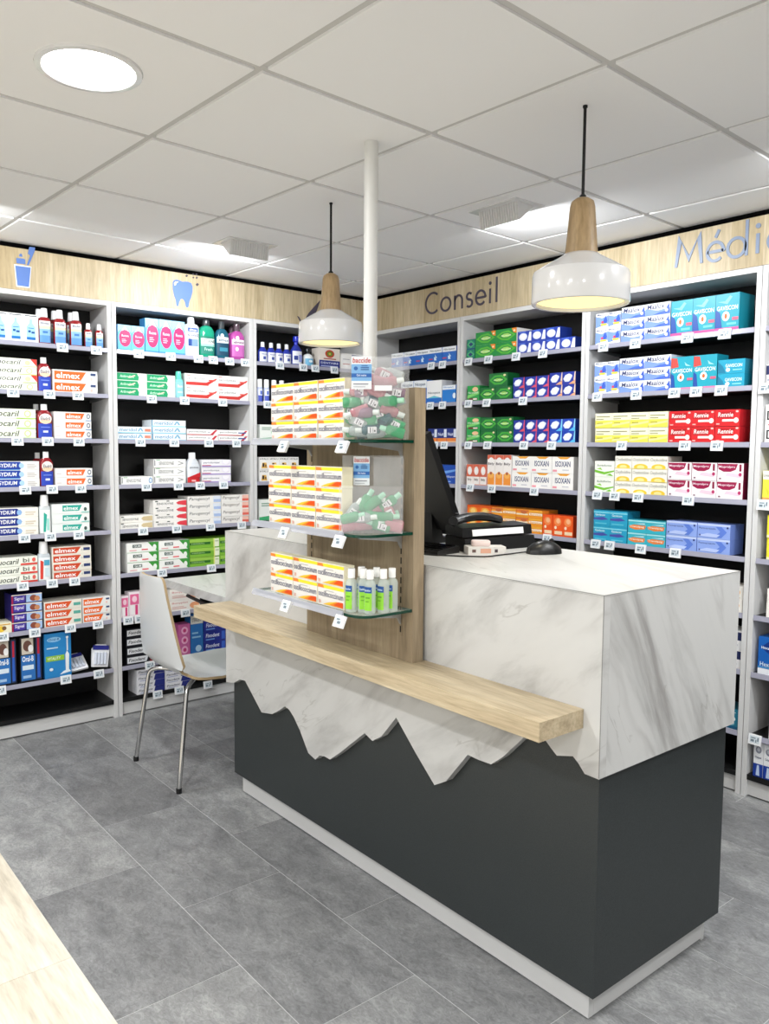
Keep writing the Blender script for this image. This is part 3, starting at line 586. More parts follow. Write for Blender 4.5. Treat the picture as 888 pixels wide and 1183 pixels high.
 'bely': ('#f2ece8', [('r', 0, .42, 1, 1, '#d8684e'), ('e', .5, .7, .34, .2, '#f4ece8'), ('e', .5, .7, .2, .1, '#f6f4f2'), ('t', 'Bély', .2, .2, .8, .34, '#6a5450'), ('r', 0, 0, 1, .06, '#e6a08c')], '#d8684e'),
 'bely_tall': ('#f2ece8', [('r', 0, .86, 1, 1, '#d8684e'), ('e', .5, .8, .36, .12, '#f6f2f0'), ('t', 'Bély', .1, .66, .9, .76, '#54464a'), ('r', .06, .06, .94, .4, '#f2963a'), ('e', .5, .36, .34, .1, '#f6b45a'), ('e', .5, .42, .12, .05, '#a84a3c')], None),
 'isoxan': ('#f5f3f0', [('p', [(.24, 1), (.86, 1), (.7, .86), (.4, .86)], '#f0a83a'), ('t', 'ISOXAN', .16, .4, .86, .74, '#25356c'), ('r', .04, .1, .24, .22, '#ee9aa6'), ('r', .5, .18, .8, .24, '#c9c9d2')], '#dedbd8'),
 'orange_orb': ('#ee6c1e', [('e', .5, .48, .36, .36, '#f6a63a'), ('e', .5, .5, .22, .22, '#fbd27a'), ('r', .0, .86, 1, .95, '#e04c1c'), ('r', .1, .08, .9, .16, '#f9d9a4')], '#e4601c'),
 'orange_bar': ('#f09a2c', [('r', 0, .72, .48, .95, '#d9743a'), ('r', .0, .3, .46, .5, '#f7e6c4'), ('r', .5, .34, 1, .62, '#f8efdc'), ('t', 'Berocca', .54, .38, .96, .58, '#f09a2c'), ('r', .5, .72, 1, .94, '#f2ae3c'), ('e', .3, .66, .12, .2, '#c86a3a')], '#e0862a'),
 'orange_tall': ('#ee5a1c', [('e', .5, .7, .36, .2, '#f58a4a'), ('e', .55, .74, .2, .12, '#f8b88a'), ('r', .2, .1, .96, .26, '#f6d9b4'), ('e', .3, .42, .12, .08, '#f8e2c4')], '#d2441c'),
 'antacid_up': ('#eef1f6', [('t', 'Maalox', .08, .86, .92, .97, '#4a5078'), ('p', [(0, .1), (1, .3), (1, .82), (.5, .7), (0, .82)], '#7a9ae2'), ('p', [(.3, .2), (.6, .5), (.8, .84), (.95, .5), (.8, .2)], '#3d5fc4'), ('r', .4, .22, .9, .34, '#f2d84a'), ('e', .55, .44, .1, .07, '#d84a5a')], '#dfe4f0'),
 'antacid': ('#f3f4f8', [('p', [(0, 0), (1, 0), (1, .5), (.5, .36), (0, .62)], '#7c9ae6'), ('p', [(.3, 0), (1, 0), (1, .3), (.6, .22)], '#4a6cd0'), ('t', 'Maalox', .08, .52, .78, .92, '#35406e', .15), ('p', [(.78, .2), (.98, .3), (.96, .9), (.86, .55)], '#3d5fc4'), ('e', .86, .32, .06, .14, '#ffffff')], '#dfe4f2'),
 'gavi': ('#1fa2b8', [('p', [(0, 0), (1, 0), (1, .1), (0, .1)], '#d8559a'), ('t', 'GAVISCON', .06, .56, .94, .68, '#f2fbfc'), ('p', [(.1, .8), (.5, .72), (.7, .9), (.6, .94), (.4, .8)], '#7ad4d8'), ('p', [(0, .1), (.3, .1), (.2, .5), (0, .6)], '#2350a4'), ('e', .45, .4, .16, .13, '#f6f4f2'), ('e', .45, .4, .06, .07, '#e0662c'), ('r', .72, .28, .98, .36, '#e0607e'), ('r', .5, .16, .9, .22, '#6fd0da')], '#178a9e'),
 'gavi_red': ('#1fa2b8', [('p', [(0, 0), (1, 0), (1, .07), (0, .07)], '#e07aa8'), ('p', [(0, .66), (.34, .7), (.26, .96), (0, .98)], '#dc4a44'), ('t', 'GAVISCON', .06, .52, .94, .64, '#f2fbfc'), ('p', [(.6, .84), (.66, .72), (.9, .7), (.72, .76)], '#a4e4e2'), ('p', [(0, .08), (.2, .08), (.14, .44), (0, .52)], '#2350a4'), ('e', .45, .38, .15, .12, '#f6f4f2'), ('e', .45, .38, .06, .06, '#e0662c'), ('r', .74, .28, .98, .35, '#e0607e')], '#178a9e'),
 'gavi_wide': ('#1f9fc0', [('t', 'GAVISCON', .28, .44, .9, .68, '#eefafc'), ('e', .38, .26, .08, .14, '#f4f4f2'), ('p', [(0, .05), (.3, .05), (.2, .5), (0, .9)], '#187a9c'), ('r', .56, .2, .9, .28, '#8edbe8')], '#1886a2'),
 'yellow_med': ('#f6f3d4', [('r', 0, 0, 1, .52, '#efe45a'), ('r', .06, .74, .86, .8, '#8a8a5a'), ('r', .06, .58, .5, .64, '#9a9a6a'), ('p', [(0, .1), (1, .3), (1, .44), (0, .24)], '#f6ef9a'), ('r', .1, .3, .46, .36, '#a8a040')], '#f2eeda'),
 'rennie': ('#d6252c', [('p', [(.08, .5), (.7, .5), (.82, .88), (.14, .88)], '#b51a22'), ('t', 'Rennie', .12, .56, .74, .84, '#fbf1ee', .1), ('r', .3, .28, .84, .42, '#f2efe8'), ('e', .86, .35, .1, .16, '#f6f4f0'), ('r', .06, .1, .2, .18, '#f0b0ac'), ('e', .9, .88, .06, .06, '#f0c0ba')], '#c01f28'),
 'green_leaf': ('#f0f4ea', [('p', [(0, .28), (.5, .14), (1, .34), (1, .42), (.5, .3), (0, .44)], '#7cc43c'), ('p', [(.1, .5), (.4, .42), (.3, .58)], '#9ad25a'), ('t', 'Boldoflorine', .14, .66, .86, .78, '#55705a'), ('p', [(.6, .1), (.96, .06), (.8, .22)], '#7cc43c')], '#e2e8de'),
 'oxy': ('#f4f2e6', [('t', 'Oxyboldine', .04, .52, .96, .86, '#6a6a66', .1), ('e', .5, .14, .4, .26, '#f0cc3c'), ('e', .5, .14, .22, .15, '#f7e69a'), ('r', 0, 0, 1, .06, '#f0d96a')], '#e6e3da'),
 'mopral': ('#f6f0f3', [('p', [(0, .96), (.78, .96), (.7, .64), (.5, .52), (.24, .52), (.04, .66)], '#9c1648'), ('t', 'Mopralpro', .06, .7, .68, .86, '#f6e6ee'), ('p', [(.3, .3), (.9, .2), (.9, .4), (.4, .46)], '#f2cedd'), ('r', .84, .56, .92, .94, '#8a1440'), ('e', .88, .38, .06, .1, '#b8356a'), ('r', .08, .1, .16, .18, '#8a6a78')], '#7c1238'),
 'teal_med': ('#27a0c6', [('p', [(0, .5), (.6, .58), (.9, .44), (.5, .36), (0, .38)], '#4a4fa4'), ('r', 0, .82, 1, .9, '#7fd6e8'), ('t', 'Gaviscon', .1, .64, .7, .78, '#d8f2f8'), ('r', .1, .12, .8, .2, '#5cc4dc')], '#1f86a8'),
 'teal_orange': ('#38b4c8', [('p', [(.04, .5), (.3, .62), (.96, .58), (.9, .3), (.4, .22), (.1, .34)], '#e8823c'), ('t', 'Transipeg', .1, .36, .86, .54, '#fbeede'), ('r', 0, .86, 1, .97, '#a6e2e8'), ('p', [(.3, .7), (.9, .68), (.9, .76)], '#d6f2f4')], '#2a98ac'),
 'panto': ('#8fa9ea', [('r', 0, .86, 1, 1, '#c4d2f6'), ('t', 'Pantoprazole', .05, .6, .56, .74, '#2e3e80'), ('p', [(.5, .1), (.74, .1), (.9, .5), (.74, .84), (.56, .84), (.7, .5)], '#5f80d8'), ('p', [(0, .14), (.6, .1), (.7, .3), (.3, .36)], '#b8c9f6'), ('e', .92, .8, .03, .07, '#2e3e80'), ('r', .06, .16, .1, .26, '#2e3e80')], '#7690d8'),
 'osc': ('#e6e3dc', [('r', 0, .82, 1, .97, '#f3dc3c'), ('p', [(0, .82), (.24, .82), (.2, .97), (0, .97)], '#e8873a'), ('r', .3, .7, .62, .735, '#b9b6b4'), ('t', 'oscillococcinum', .03, .42, .97, .70, '#3a3f66'), ('p', [(.2, .06), (.97, .06), (.97, .3), (.72, .3), (.45, .2)], '#f4c23a'), ('p', [(.45, .08), (.97, .06), (.97, .31), (.74, .3)], '#ee8a2c'), ('p', [(.62, .12), (.97, .1), (.97, .32), (.8, .31)], '#e2541f'), ('t', '30', .05, .08, .13, .24, '#d88a6a')], '#efe6c8'),
 'ds_white': ('#f3f2f0', [('t', 'D', .06, .6, .34, .84, '#333336'), ('t', 'D', .06, .1, .34, .34, '#333336'), ('r', .1, .46, .6, .5, '#c98a8a'), ('r', .1, .92, .5, .96, '#d86a6a')], None),
 'yellow_up': ('#f2ea4a', [('r', 0, .72, 1, 1, '#f4f2e8'), ('t', 'Lysopaine', .08, .78, .92, .9, '#4a4a48'), ('p', [(.2, .5), (.7, .3), (.5, .2)], '#d9d23a'), ('r', 0, 0, 1, .14, '#d9a05a')], None),
 'lyso': ('#efe23c', [('t', 'Ly', .08, .52, .5, .86, '#2c2c2e'), ('r', .1, .26, .9, .34, '#a8a23a'), ('r', 0, 0, 1, .12, '#f4f0c0')], '#f0ecd0'),
 'white_peach': ('#f2efe9', [('e', .5, .55, .3, .26, '#eebf8c'), ('e', .5, .55, .16, .14, '#f6e2c8'), ('r', .2, .1, .8, .16, '#c9b49c')], None),
 'royal': ('#1f63b8', [('p', [(.1, .72), (.5, .92), (.9, .72), (.5, .56)], '#1a3a86'), ('t', 'Hexaspray', .14, .66, .86, .76, '#e4eefa'), ('r', 0, .0, 1, .16, '#eef2f8'), ('t', 'Hexa', .1, .22, .6, .34, '#d9ecfa'), ('r', 0, .18, 1, .2, '#5fb4e6')], None),
 'blue_white_tall': ('#eef0f4', [('e', .5, .78, .3, .1, '#8a8f9e'), ('e', .5, .8, .16, .06, '#c9cdd6'), ('t', 'Otipax', .16, .52, .84, .6, '#44506e'), ('r', 0, 0, 1, .38, '#1f3f9c'), ('p', [(.3, .04), (.7, .04), (.6, .34), (.4, .34)], '#c4d6f2')], None),
 'white_red': ('#f0eceb', [('r', .06, .6, .7, .76, '#c6605c'), ('r', .06, .3, .9, .36, '#d9a4a0')], None),
 'white_navy': ('#ececee', [('r', 0, .5, 1, .94, '#28305c'), ('r', .1, .2, .7, .3, '#9ca0b0')], None),
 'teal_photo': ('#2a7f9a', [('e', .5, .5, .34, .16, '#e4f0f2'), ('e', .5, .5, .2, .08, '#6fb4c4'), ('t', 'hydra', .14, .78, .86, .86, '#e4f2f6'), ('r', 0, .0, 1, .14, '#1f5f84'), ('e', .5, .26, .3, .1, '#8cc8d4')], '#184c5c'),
}
N_PRODUCT = [0]
def cartons(u, s, kind, pl, pr, ptop, nx, ny, look, cat='box', d=.12, base_z=None, gap=.0012, back=FR, name='carton', skip=()):
    """a block of nx by ny identical cartons filling a pixel span on a shelf"""
    a, b = place_px(u, s, pl, back), place_px(u, s, pr, back)
    a, b = inside(u, a, b)
    w = abs(b-a)/nx; z0 = shelf_z(s) if base_z is None else base_z
    ht = (top_z(u, (pl+pr)/2, ptop, back)-z0)/ny
    if s > 0: ht = min(ht, (SH[s-1]-.024-z0)/ny)
    base, spec, side = T[kind]
    me, pm = carton_mesh(kind, w-gap, ht-.0006, d, base, spec, side)
    grp = '%s on %s shelf %s' % (look, ORD[s], UNIT[u][1])
    for i in range(nx):
        for j in range(ny):
            if (i, j) in skip: continue
            o = obj(name, me); put(o, u, min(a, b)+w*(i+.5), z0+.0004+ht*j, d/2, back+random.uniform(0, .004))
            if pm: obj('front_print', pm, o)
            tag(o, ROWS[ny][j]+grp, cat, grp); N_PRODUCT[0] += 1
    return z0+ht*ny

def sq(hw, hd, z, e=3.0, n=20):
    out = []
    for k in range(n):
        t = 2*PI*k/n; c, s_ = math.cos(t), math.sin(t)
        out.append((hw*math.copysign(abs(c)**(2/e), c), hd*math.copysign(abs(s_)**(2/e), s_), z))
    return out
def bottle_meshes(kind, w, h, dep):
    """kinds: silhouette as list of (z, width factor, depth factor); cap z range; label bands"""
    K = BOTTLES[kind]; hw, hd = w/2, dep/2; e = K.get('e', 3.0); parts = []
    mb = MB(); mb.rings([sq(hw*a, hd*b, h*z, e) for z, a, b in K['body']], 0, K['col']); parts.append(('bottle_body', mb.mesh('bottle_body', [K.get('mat', 'bottle')], True)))
    mb = MB(); mb.rings([sq(hw*a, hw*a if K.get('roundcap', True) else hd*a, h*z, 2.2, 18) for z, a in K['cap']], 0, K['capcol']); parts.append(('cap', mb.mesh('cap', ['bottle'], True)))
    # label: front shell patch following the body, colour bands from bottom to top
    lw = K.get('lw', .88)
    mb = MB(); zs = K['label']
    for z0, z1, c in zs:
        rows = []
        for z in (z0, z1):
            r_ = []
            for k in range(9):
                x = -hw*lw + 2*hw*lw*k/8; t = min(1, abs(x)/hw); yy = -hd*(1-t**e)**(1/e); r_.append((x, yy-.0008, h*z))
            rows.append(r_)
        b = len(mb.v); mb.v += rows[0]+rows[1]
        for k in range(8): mb.face((b+k, b+k+1, b+10+k, b+9+k), 0, c)
    draw_print(mb, K.get('print', []), w, h, -hd-.0012)
    parts.append(('label', mb.mesh('label', ['print'])))
    return parts
RED_TXT = '#33406a'
BOTTLES = {
 'eluper': dict(col='#8e1f24', capcol='#f0f0f2', body=[(0, .94, .94), (.02, 1, 1), (.66, 1, 1), (.72, .86, .9), (.75, .5, .8)], cap=[(.75, .58), (.98, .5), (1, .44)],
    label=[(.04, .24, '#5d93cc'), (.24, .42, '#86b4de'), (.42, .5, '#cfe0b0'), (.5, .64, '#f2f0ec')], print=[('t', 'Eluday', .16, .53, .84, .61, RED_TXT), ('r', .3, .3, .7, .36, '#3f78b8')]),
 'eludril': dict(col='#8a1e26', capcol='#f2f2f2', body=[(0, .94, .94), (.02, 1, 1), (.68, 1, 1), (.78, .74, .8), (.83, .42, .7)], cap=[(.83, .42), (1, .40)],
    label=[(.03, .44, '#2c46b4')], print=[('e', .5, .58, .4, .15, '#f4efe8'), ('e', .5, .5, .36, .06, '#f0cfae'), ('t', 'Eludril', .2, .54, .8, .64, '#2c3050'), ('r', .34, .18, .66, .24, '#dfe6f8'), ('r', .2, .32, .8, .35, '#7088dc')]),
 'teal_label': dict(col='#cfd6d8', capcol='#f0f2f2', body=[(0, .95, .95), (.02, 1, 1), (.66, 1, 1), (.72, .8, .9)], cap=[(.71, .66), (.76, .72), (.97, .62), (1, .56)],
    label=[(.03, .62, '#f2f5f4')], print=[('p', [(.3, .06), (.5, .06), (.62, .5), (.36, .56)], '#2fa898'), ('r', .6, .1, .8, .4, '#a4dcd4')]),
 'red_label': dict(col='#c9d2d8', capcol='#eef0f2', body=[(0, .95, .95), (.02, 1, 1), (.62, 1, 1), (.7, .78, .9)], cap=[(.69, .62), (.74, .68), (.97, .6), (1, .54)],
    label=[(.03, .6, '#eef2f4')], print=[('p', [(.12, .06), (.34, .06), (.4, .5), (.16, .54)], '#d8463a'), ('r', .44, .4, .86, .54, '#4fa4c4'), ('r', .5, .12, .84, .34, '#cfe2ea')]),
 'dent_white': dict(col='#e9eef4', capcol='#f4f4f6', body=[(0, .95, .95), (.02, 1, 1), (.74, 1, 1), (.81, .8, .85), (.83, .45, .7)], cap=[(.83, .46), (.9, .46), (.98, .4), (1, .3)],
    label=[(.06, .76, '#eef2f8')], print=[('r', .14, .62, .84, .72, '#3d5fa8'), ('t', 'elmex', .24, .64, .76, .7, '#ffffff'), ('t', 'ADVANCE', .12, .5, .88, .57, '#445070'), ('r', .16, .26, .84, .44, '#7f9ccc'), ('r', .16, .26, .4, .44, '#2e4f94')]),
 'green_rinse': dict(col='#1f9a7a', capcol='#3a4044', body=[(0, .93, .93), (.02, 1, 1), (.7, 1, 1), (.8, .7, .8), (.84, .4, .6)], cap=[(.84, .46), (.92, .46), (.99, .42), (1, .3)],
    label=[(.1, .3, '#2a7f70'), (.3, .36, '#9fd8c4'), (.36, .5, '#eaf5f0'), (.5, .56, '#1f7a64')], print=[('t', 'LISTERINE', .1, .39, .9, .47, '#17463c'), ('t', 'Fresh', .24, .18, .76, .26, '#c8ece0')]),
 'teal_rinse': dict(col='#1c5a70', capcol='#3a4044', body=[(0, .93, .93), (.02, 1, 1), (.66, 1, 1), (.76, .66, .8), (.8, .38, .6)], cap=[(.8, .42), (.9, .42), (.99, .4), (1, .3)],
    label=[(.1, .42, '#1b4660'), (.42, .58, '#e6eef0')], print=[('t', 'elmex', .14, .46, .86, .54, '#28405a'), ('e', .4, .61, .13, .06, '#e9f2f4'), ('r', .2, .2, .8, .3, '#3f8aa4')]),
 'pink_rinse': dict(col='#b04a9c', capcol='#55434e', body=[(0, .93, .93), (.02, 1, 1), (.66, 1, 1), (.76, .66, .8), (.8, .38, .6)], cap=[(.8, .42), (.9, .42), (.99, .4), (1, .3)],
    label=[(.1, .42, '#c268b4'), (.42, .56, '#f2e6f0')], print=[('t', 'elmex', .14, .45, .86, .53, '#6a3a64'), ('e', .4, .6, .13, .06, '#f4ecf4'), ('e', .36, .3, .12, .06, '#f0dcee')]),
 'aqua': dict(col='#7fd0cc', capcol='#5fd0b4', body=[(0, .95, .95), (.02, 1, 1), (.6, 1, 1), (.7, .9, .95)], cap=[(.7, .72), (.74, .7), (.98, .56), (1, .5)],
    label=[(.04, .6, '#8cc8dc')], print=[('t', 'Bain', .2, .4, .8, .5, '#eaf6f8'), ('r', .2, .2, .8, .26, '#c4e6ee')]),
 'grey_red': dict(col='#d3d8de', capcol='#eceef0', body=[(0, .9, .9), (.02, .94, .95), (.5, 1, 1), (.68, .86, .9), (.8, .5, .7)], cap=[(.8, .46), (.98, .44), (1, .4)],
    label=[(.03, .2, '#c8252c'), (.2, .62, '#dde2e8')], print=[('p', [(.06, .2), (.94, .36), (.94, .2)], '#c8252c'), ('t', 'parodontax', .18, .48, .82, .55, '#4a4e5c'), ('r', .3, .06, .6, .12, '#f0b0b0')]),
 'hydro': dict(col='#2a3aa4', capcol='#f0f2f6', body=[(0, .94, .94), (.02, 1, 1), (.56, 1, 1), (.66, .72, .8), (.76, .42, .5)], cap=[(.76, .42), (.98, .38), (1, .34)], e=2.2,
    label=[(.05, .52, '#e9ecf4')], print=[('r', .4, .16, .7, .3, '#3f4f9c'), ('t', 'Alcool', .2, .38, .8, .46, '#3f4f9c')]),
 'spray': dict(col='#2a3aa4', capcol='#2436c0', body=[(0, .94, .94), (.02, 1, 1), (.5, 1, 1), (.6, .7, .8), (.7, .36, .4)], cap=[(.7, .3), (.8, .3), (.82, .5), (.98, .46), (1, .3)], e=2.2,
    label=[(.05, .48, '#e9ecf4')], print=[('r', .1, .18, .5, .32, '#3f4f9c'), ('r', .56, .12, .84, .36, '#8a96d0')]),
 'white_cap': dict(col='#c4ccea', capcol='#f4f4f6', body=[(0, .96, .96), (.02, 1, 1), (.6, 1, 1), (.66, .9, .9)], cap=[(.66, .88), (.98, .86), (1, .8)], e=2.2,
    label=[(.04, .3, '#4a5cc0'), (.3, .56, '#e6eaf6')], print=[('r', .3, .34, .7, .5, '#5f78d0')]),
 'cleaner': dict(col='#e9eef0', capcol='#22282c', body=[(0, .95, .95), (.02, 1, 1), (.5, 1, 1), (.62, .8, .8), (.7, .34, .4)], cap=[(.7, .3), (.82, .34), (.84, .6), (.96, .56), (1, .3)], e=2.2,
    label=[(.04, .42, '#6fb4d8')], print=[('e', .5, .28, .2, .07, '#e6f2f8')]),
 'gel': dict(col='#e4f0ea', capcol='#f2f2f0', mat='clear_bottle', body=[(0, .9, .9), (.015, .97, .97), (.03, 1, 1), (.66, 1, 1), (.73, .82, .82), (.77, .5, .5), (.79, .46, .46)], cap=[(.785, .66), (.985, .64), (1, .6)], e=2.6, lw=.7,
    label=[(.08, .48, '#8fd23c'), (.48, .62, '#1f4f94')], print=[('t', 'Bactidose', .22, .52, .76, .57, '#cfe2f6'), ('r', .3, .36, .7, .39, '#5fa02c'), ('r', .3, .28, .6, .3, '#5fa02c')]),
}
def bottles(u, s, kind, spans, ptop, look, cat='bottle', ratio=.62, back=FR, name='bottle', extra=()):
    lab = '%s on %s shelf %s' % (look, ORD[s], UNIT[u][1]); z0 = shelf_z(s); first = None
    for k, (pl, pr) in enumerate(spans):
        a, b = place_px(u, s, pl, back), place_px(u, s, pr, back)
        if first is None:
            w = abs(b-a)-.001; h = top_z(u, (pl+pr)/2, ptop, back)-z0; dep = w*ratio
            t = thing(name, lab, cat, group=lab)
            for nm, me in bottle_meshes(kind, w, h, dep): obj(nm, me, t)
            first = t
        else: t = copy_tree(first)
        hw_ = w/2; lo, hi = RANGE[u][0]+.0245+hw_, RANGE[u][1]-.0245-hw_; m_ = min(max((a+b)/2, lo), hi); a = b = m_
        put(t, u, (a+b)/2, z0+.0003, dep/2, back, 3); N_PRODUCT[0] += 1
def tags(u, s, pxs):
    """electronic price tags clipped to the rail"""
    lab = 'white electronic price tag on %s shelf rail %s' % (ORD[s], UNIT[u][1])
    for px in pxs:
        c = place_px(u, s, px, -.004); z = shelf_z(s)
        t = copy_tree(TAG); t['label'] = lab; t['group'] = lab
        side = UNIT[u][0]
        if side == 'L': t.location = (.006, c, z-.0325); t.rotation_euler = (math.radians(-8), 0, PI/2)
        else: t.location = (c, 2.685, z-.0325); t.rotation_euler = (math.radians(-8), 0, 0)
TAG = thing('price_tag', 'tag', 'price tag')
mb = MB(); mb.box(-.0255, -.005, 0, .0255, .002, .041); mb.build('tag_frame', 'tag', TAG)
mb = MB(); mb.box(-.019, -.0056, .007, .019, -.005, .035); mb.build('display', 'tag_screen', TAG)
mb = MB()
for x0, z0, x1, z1 in ((-.015, .025, .004, .029), (-.015, .012, -.002, .021), (.004, .011, .008, .022), (.011, .016, .016, .031)): mb.box(x0, -.0059, z0, x1, -.0056, z1)
mb.build('display_digits', 'ink', TAG)

# ---- bay 1 (toothbrush cup sign)
C_, B_, G_ = cartons, bottles, tags
C_(1, 0, 'rinse_box', -8, 45, 361.5, 3, 1, 'white carton with blue bottle picture', d=.07)
B_(1, 0, 'eluper', [(45.5, 60), (62, 79), (80.5, 97.5)], 356, 'large red mouthwash bottle with blue label')
B_(1, 0, 'eluper', [(40, 53), (58, 71), (77, 90)], 357, 'red mouthwash bottle in the back row', back=.12)
B_(1, 0, 'eluper', [(98.5, 107.5), (110, 121)], 373.5, 'small red mouthwash bottle with blue label')
C_(1, 1, 'fluo_red', -12, 43.5, 413.5, 1, 4, 'pale toothpaste carton with red corner', d=.1, skip=((0, 0), (0, 2)))
C_(1, 1, 'fluo_green', -12, 43.5, 413.5, 1, 4, 'pale toothpaste carton with green swirl', d=.1, skip=((0, 1), (0, 3)))
B_(1, 1, 'eludril', [(44, 60.5)], 413, 'red bottle with oval white and blue label')
C_(1, 1, 'elmex', 61.5, 113, 428, 1, 2, 'white toothpaste carton with orange flag')
C_(1, 2, 'fluo_green', -18, 42, 472, 1, 3, 'pale toothpaste carton with green swirl')
B_(1, 2, 'eludril', [(44, 62)], 467, 'red bottle with oval white and blue label')
B_(1, 2, 'eludril', [(36, 51)], 467, 'red bottle in the back row', back=.1)
C_(1, 2, 'elmex_end', 63, 106, 476, 1, 3, 'white toothpaste carton with orange flag')
C_(1, 3, 'elgydium', -14, 46, 533, 1, 3, 'dark blue and white toothpaste carton')
B_(1, 3, 'eludril', [(47, 63)], 522, 'red bottle with oval white and blue label')
B_(1, 3, 'eludril', [(38, 52)], 523, 'red bottle in the back row', back=.1)
C_(1, 3, 'elmex_end', 64, 107, 541, 1, 2, 'white toothpaste carton with orange flag')
C_(1, 4, 'elgydium2', -14, 45, 587, 1, 3, 'navy and cream toothpaste carton')
B_(1, 4, 'teal_label', [(46, 60)], 572, 'white bottle with teal flag label')
C_(1, 4, 'elmex_teal', 60.5, 104, 582, 1, 3, 'white toothpaste carton with teal flag')
C_(1, 5, 'fluo_bi', -10, 44, 644, 1, 3, 'pale toothpaste carton with red stripe')
B_(1, 5, 'red_label', [(44.5, 60)], 626, 'white bottle with red and white label')
C_(1, 5, 'elmex_red', 61, 106, 631, 1, 4, 'cream toothpaste carton with red flag')
C_(1, 6, 'yellow_small', -8, 14, 720, 1, 1, 'small white and yellow carton', d=.1)
C_(1, 6, 'kids', 14, 49.5, 686, 1, 4, 'purple and blue children toothpaste carton')
C_(1, 6, 'elmex_green', 51.5, 95, 694, 1, 3, 'cream toothpaste carton with orange flag')
C_(1, 6, 'elmex', 96, 128, 690, 1, 3, 'narrow white toothpaste carton with orange flag')
C_(1, 7, 'brush_pack', -4, 20, 739, 1, 1, 'black electric toothbrush pack at left end', 'toothbrush pack', d=.06, name='toothbrush_pack')
C_(1, 7, 'brush_pack', 24, 49, 735, 1, 1, 'black electric toothbrush pack beside blue box', 'toothbrush pack', d=.06, name='toothbrush_pack')
C_(1, 7, 'brush_box', 52, 83, 731, 1, 1, 'bright blue electric toothbrush box with green stripe', 'box', d=.07)
# two slumped white refill packs
def refill_pack(along, z, tilt, roll, label, back=0):
    t = thing('refill_pack', label, 'blister pack'); sc = .1
    mb = MB(); mb.prism([(-.05, 0, 0), (.05, 0, 0), (.055, 0, .1), (.03, 0, .125), (-.03, 0, .125), (-.055, 0, .1)], (0, .012, 0), 0, '#e6e8ec'); mb.build('backing_card', 'print', t)
    mb = MB()
    for x in (-.03, -.01, .01, .03): mb.rings([sq(.008, .006, .015+.065*k/3, 2.2, 10) for k in range(4)], 0, '#cfd6e4'); [mb.v.__setitem__(i, (mb.v[i][0]+x, mb.v[i][1]-.004, mb.v[i][2])) for i in range(len(mb.v)-40, len(mb.v))]
    mb.build('brush_heads', 'print', t, True)
    mb = MB(); mb.box(-.05, -.002, .095, .05, .0, .12, 0, '#2a2f86'); mb.build('header_strip', 'print', t)
    t.location = (-.03-back, along, z); t.rotation_euler = (tilt, roll, PI/2); t.scale = (.82, .9, .9); N_PRODUCT[0] += 1
refill_pack(.899, shelf_z(7)+.018, math.radians(-58), math.radians(-6), 'white toothbrush refill pack lying tilted on eighth shelf', .002)
refill_pack(.994, shelf_z(7)+.016, math.radians(-12), math.radians(9), 'white toothbrush refill pack leaning on side panel', -.008)
for s, p in enumerate(([72, 111], [15, 57, 90], [20, 55, 91], [29, 60, 93], [28, 58, 91], [26, 60, 86], [3, 40, 81, 113], [0, 76, 114])): G_(1, s, p)
# ---- bay 2 (tooth sign)
C_(2, 0, 'circle_box', 136, 167.5, 376, 2, 1, 'small blue carton with pink disc', d=.06)
C_(2, 0, 'circle_box', 168, 214, 369.5, 3, 1, 'tall blue carton with pink disc', d=.07)
B_(2, 0, 'dent_white', [(214.5, 231.5)], 366, 'white mouthwash bottle with blue label')
B_(2, 0, 'green_rinse', [(232, 249.5)], 369, 'green mouthwash bottle')
B_(2, 0, 'teal_rinse', [(250.5, 266)], 371, 'dark teal mouthwash bottle')
B_(2, 0, 'pink_rinse', [(268, 284)], 374, 'magenta mouthwash bottle')
B_(2, 0, 'pink_rinse', [(263, 277)], 376, 'magenta mouthwash bottle in the back row', back=.09)
C_(2, 1, 'arthro', 135.5, 202.5, 432, 2, 3, 'green and white toothpaste carton')
B_(2, 1, 'aqua', [(203, 213)], 429, 'aqua bottle with mint cap', ratio=.8)
C_(2, 1, 'parodontax', 214, 288, 433.5, 2, 2, 'white toothpaste carton with red swoosh')
C_(2, 2, 'meridol_red', 136, 175, 493, 1, 2, 'pale blue toothpaste carton with coral stamp')
C_(2, 2, 'meridol', 175.5, 215, 485.5, 1, 3, 'pale blue toothpaste carton in three high stack')
C_(2, 2, 'parodontax_thin', 216, 252, 496, 1, 2, 'slim white carton with red swoosh')
C_(2, 2, 'parodontax_blue', 252.5, 289, 497, 1, 2, 'slim white carton with red swoosh and blue bar')
C_(2, 3, 'senso_seal', 140, 177, 550.5, 1, 1, 'single white toothpaste carton with blue seal')
C_(2, 3, 'senso', 177.5, 215, 530.5, 1, 3, 'white toothpaste carton with grey chevron')
B_(2, 3, 'grey_red', [(216, 232.5)], 523, 'pale grey bottle with red base')
C_(2, 3, 'parodontax_violet', 233.5, 267, 531, 1, 3, 'white and violet toothpaste carton')
C_(2, 4, 'senso_cream', 138.5, 177, 595.5, 1, 2, 'white toothpaste carton with cream end')
C_(2, 4, 'senso_red', 177.5, 216, 577.5, 1, 4, 'white toothpaste carton with red end')
C_(2, 4, 'paro_blue', 217, 255.5, 573, 1, 4, 'off white toothpaste carton with pale blue end')
C_(2, 4, 'paro_salmon', 256, 290, 571.5, 1, 4, 'off white toothpaste carton with salmon end')
C_(2, 5, 'gum', 147, 219, 625.5, 2, 3, 'white and green toothpaste carton')
C_(2, 5, 'grass', 219.5, 290, 621, 2, 3, 'grass green toothpaste carton')
C_(2, 6, 'pink_up', 139.5, 149, 689, 1, 1, 'short pink upright carton', d=.06)
C_(2, 6, 'pink_up', 149.5, 174, 683.5, 2, 1, 'tall pink upright carton', d=.06)
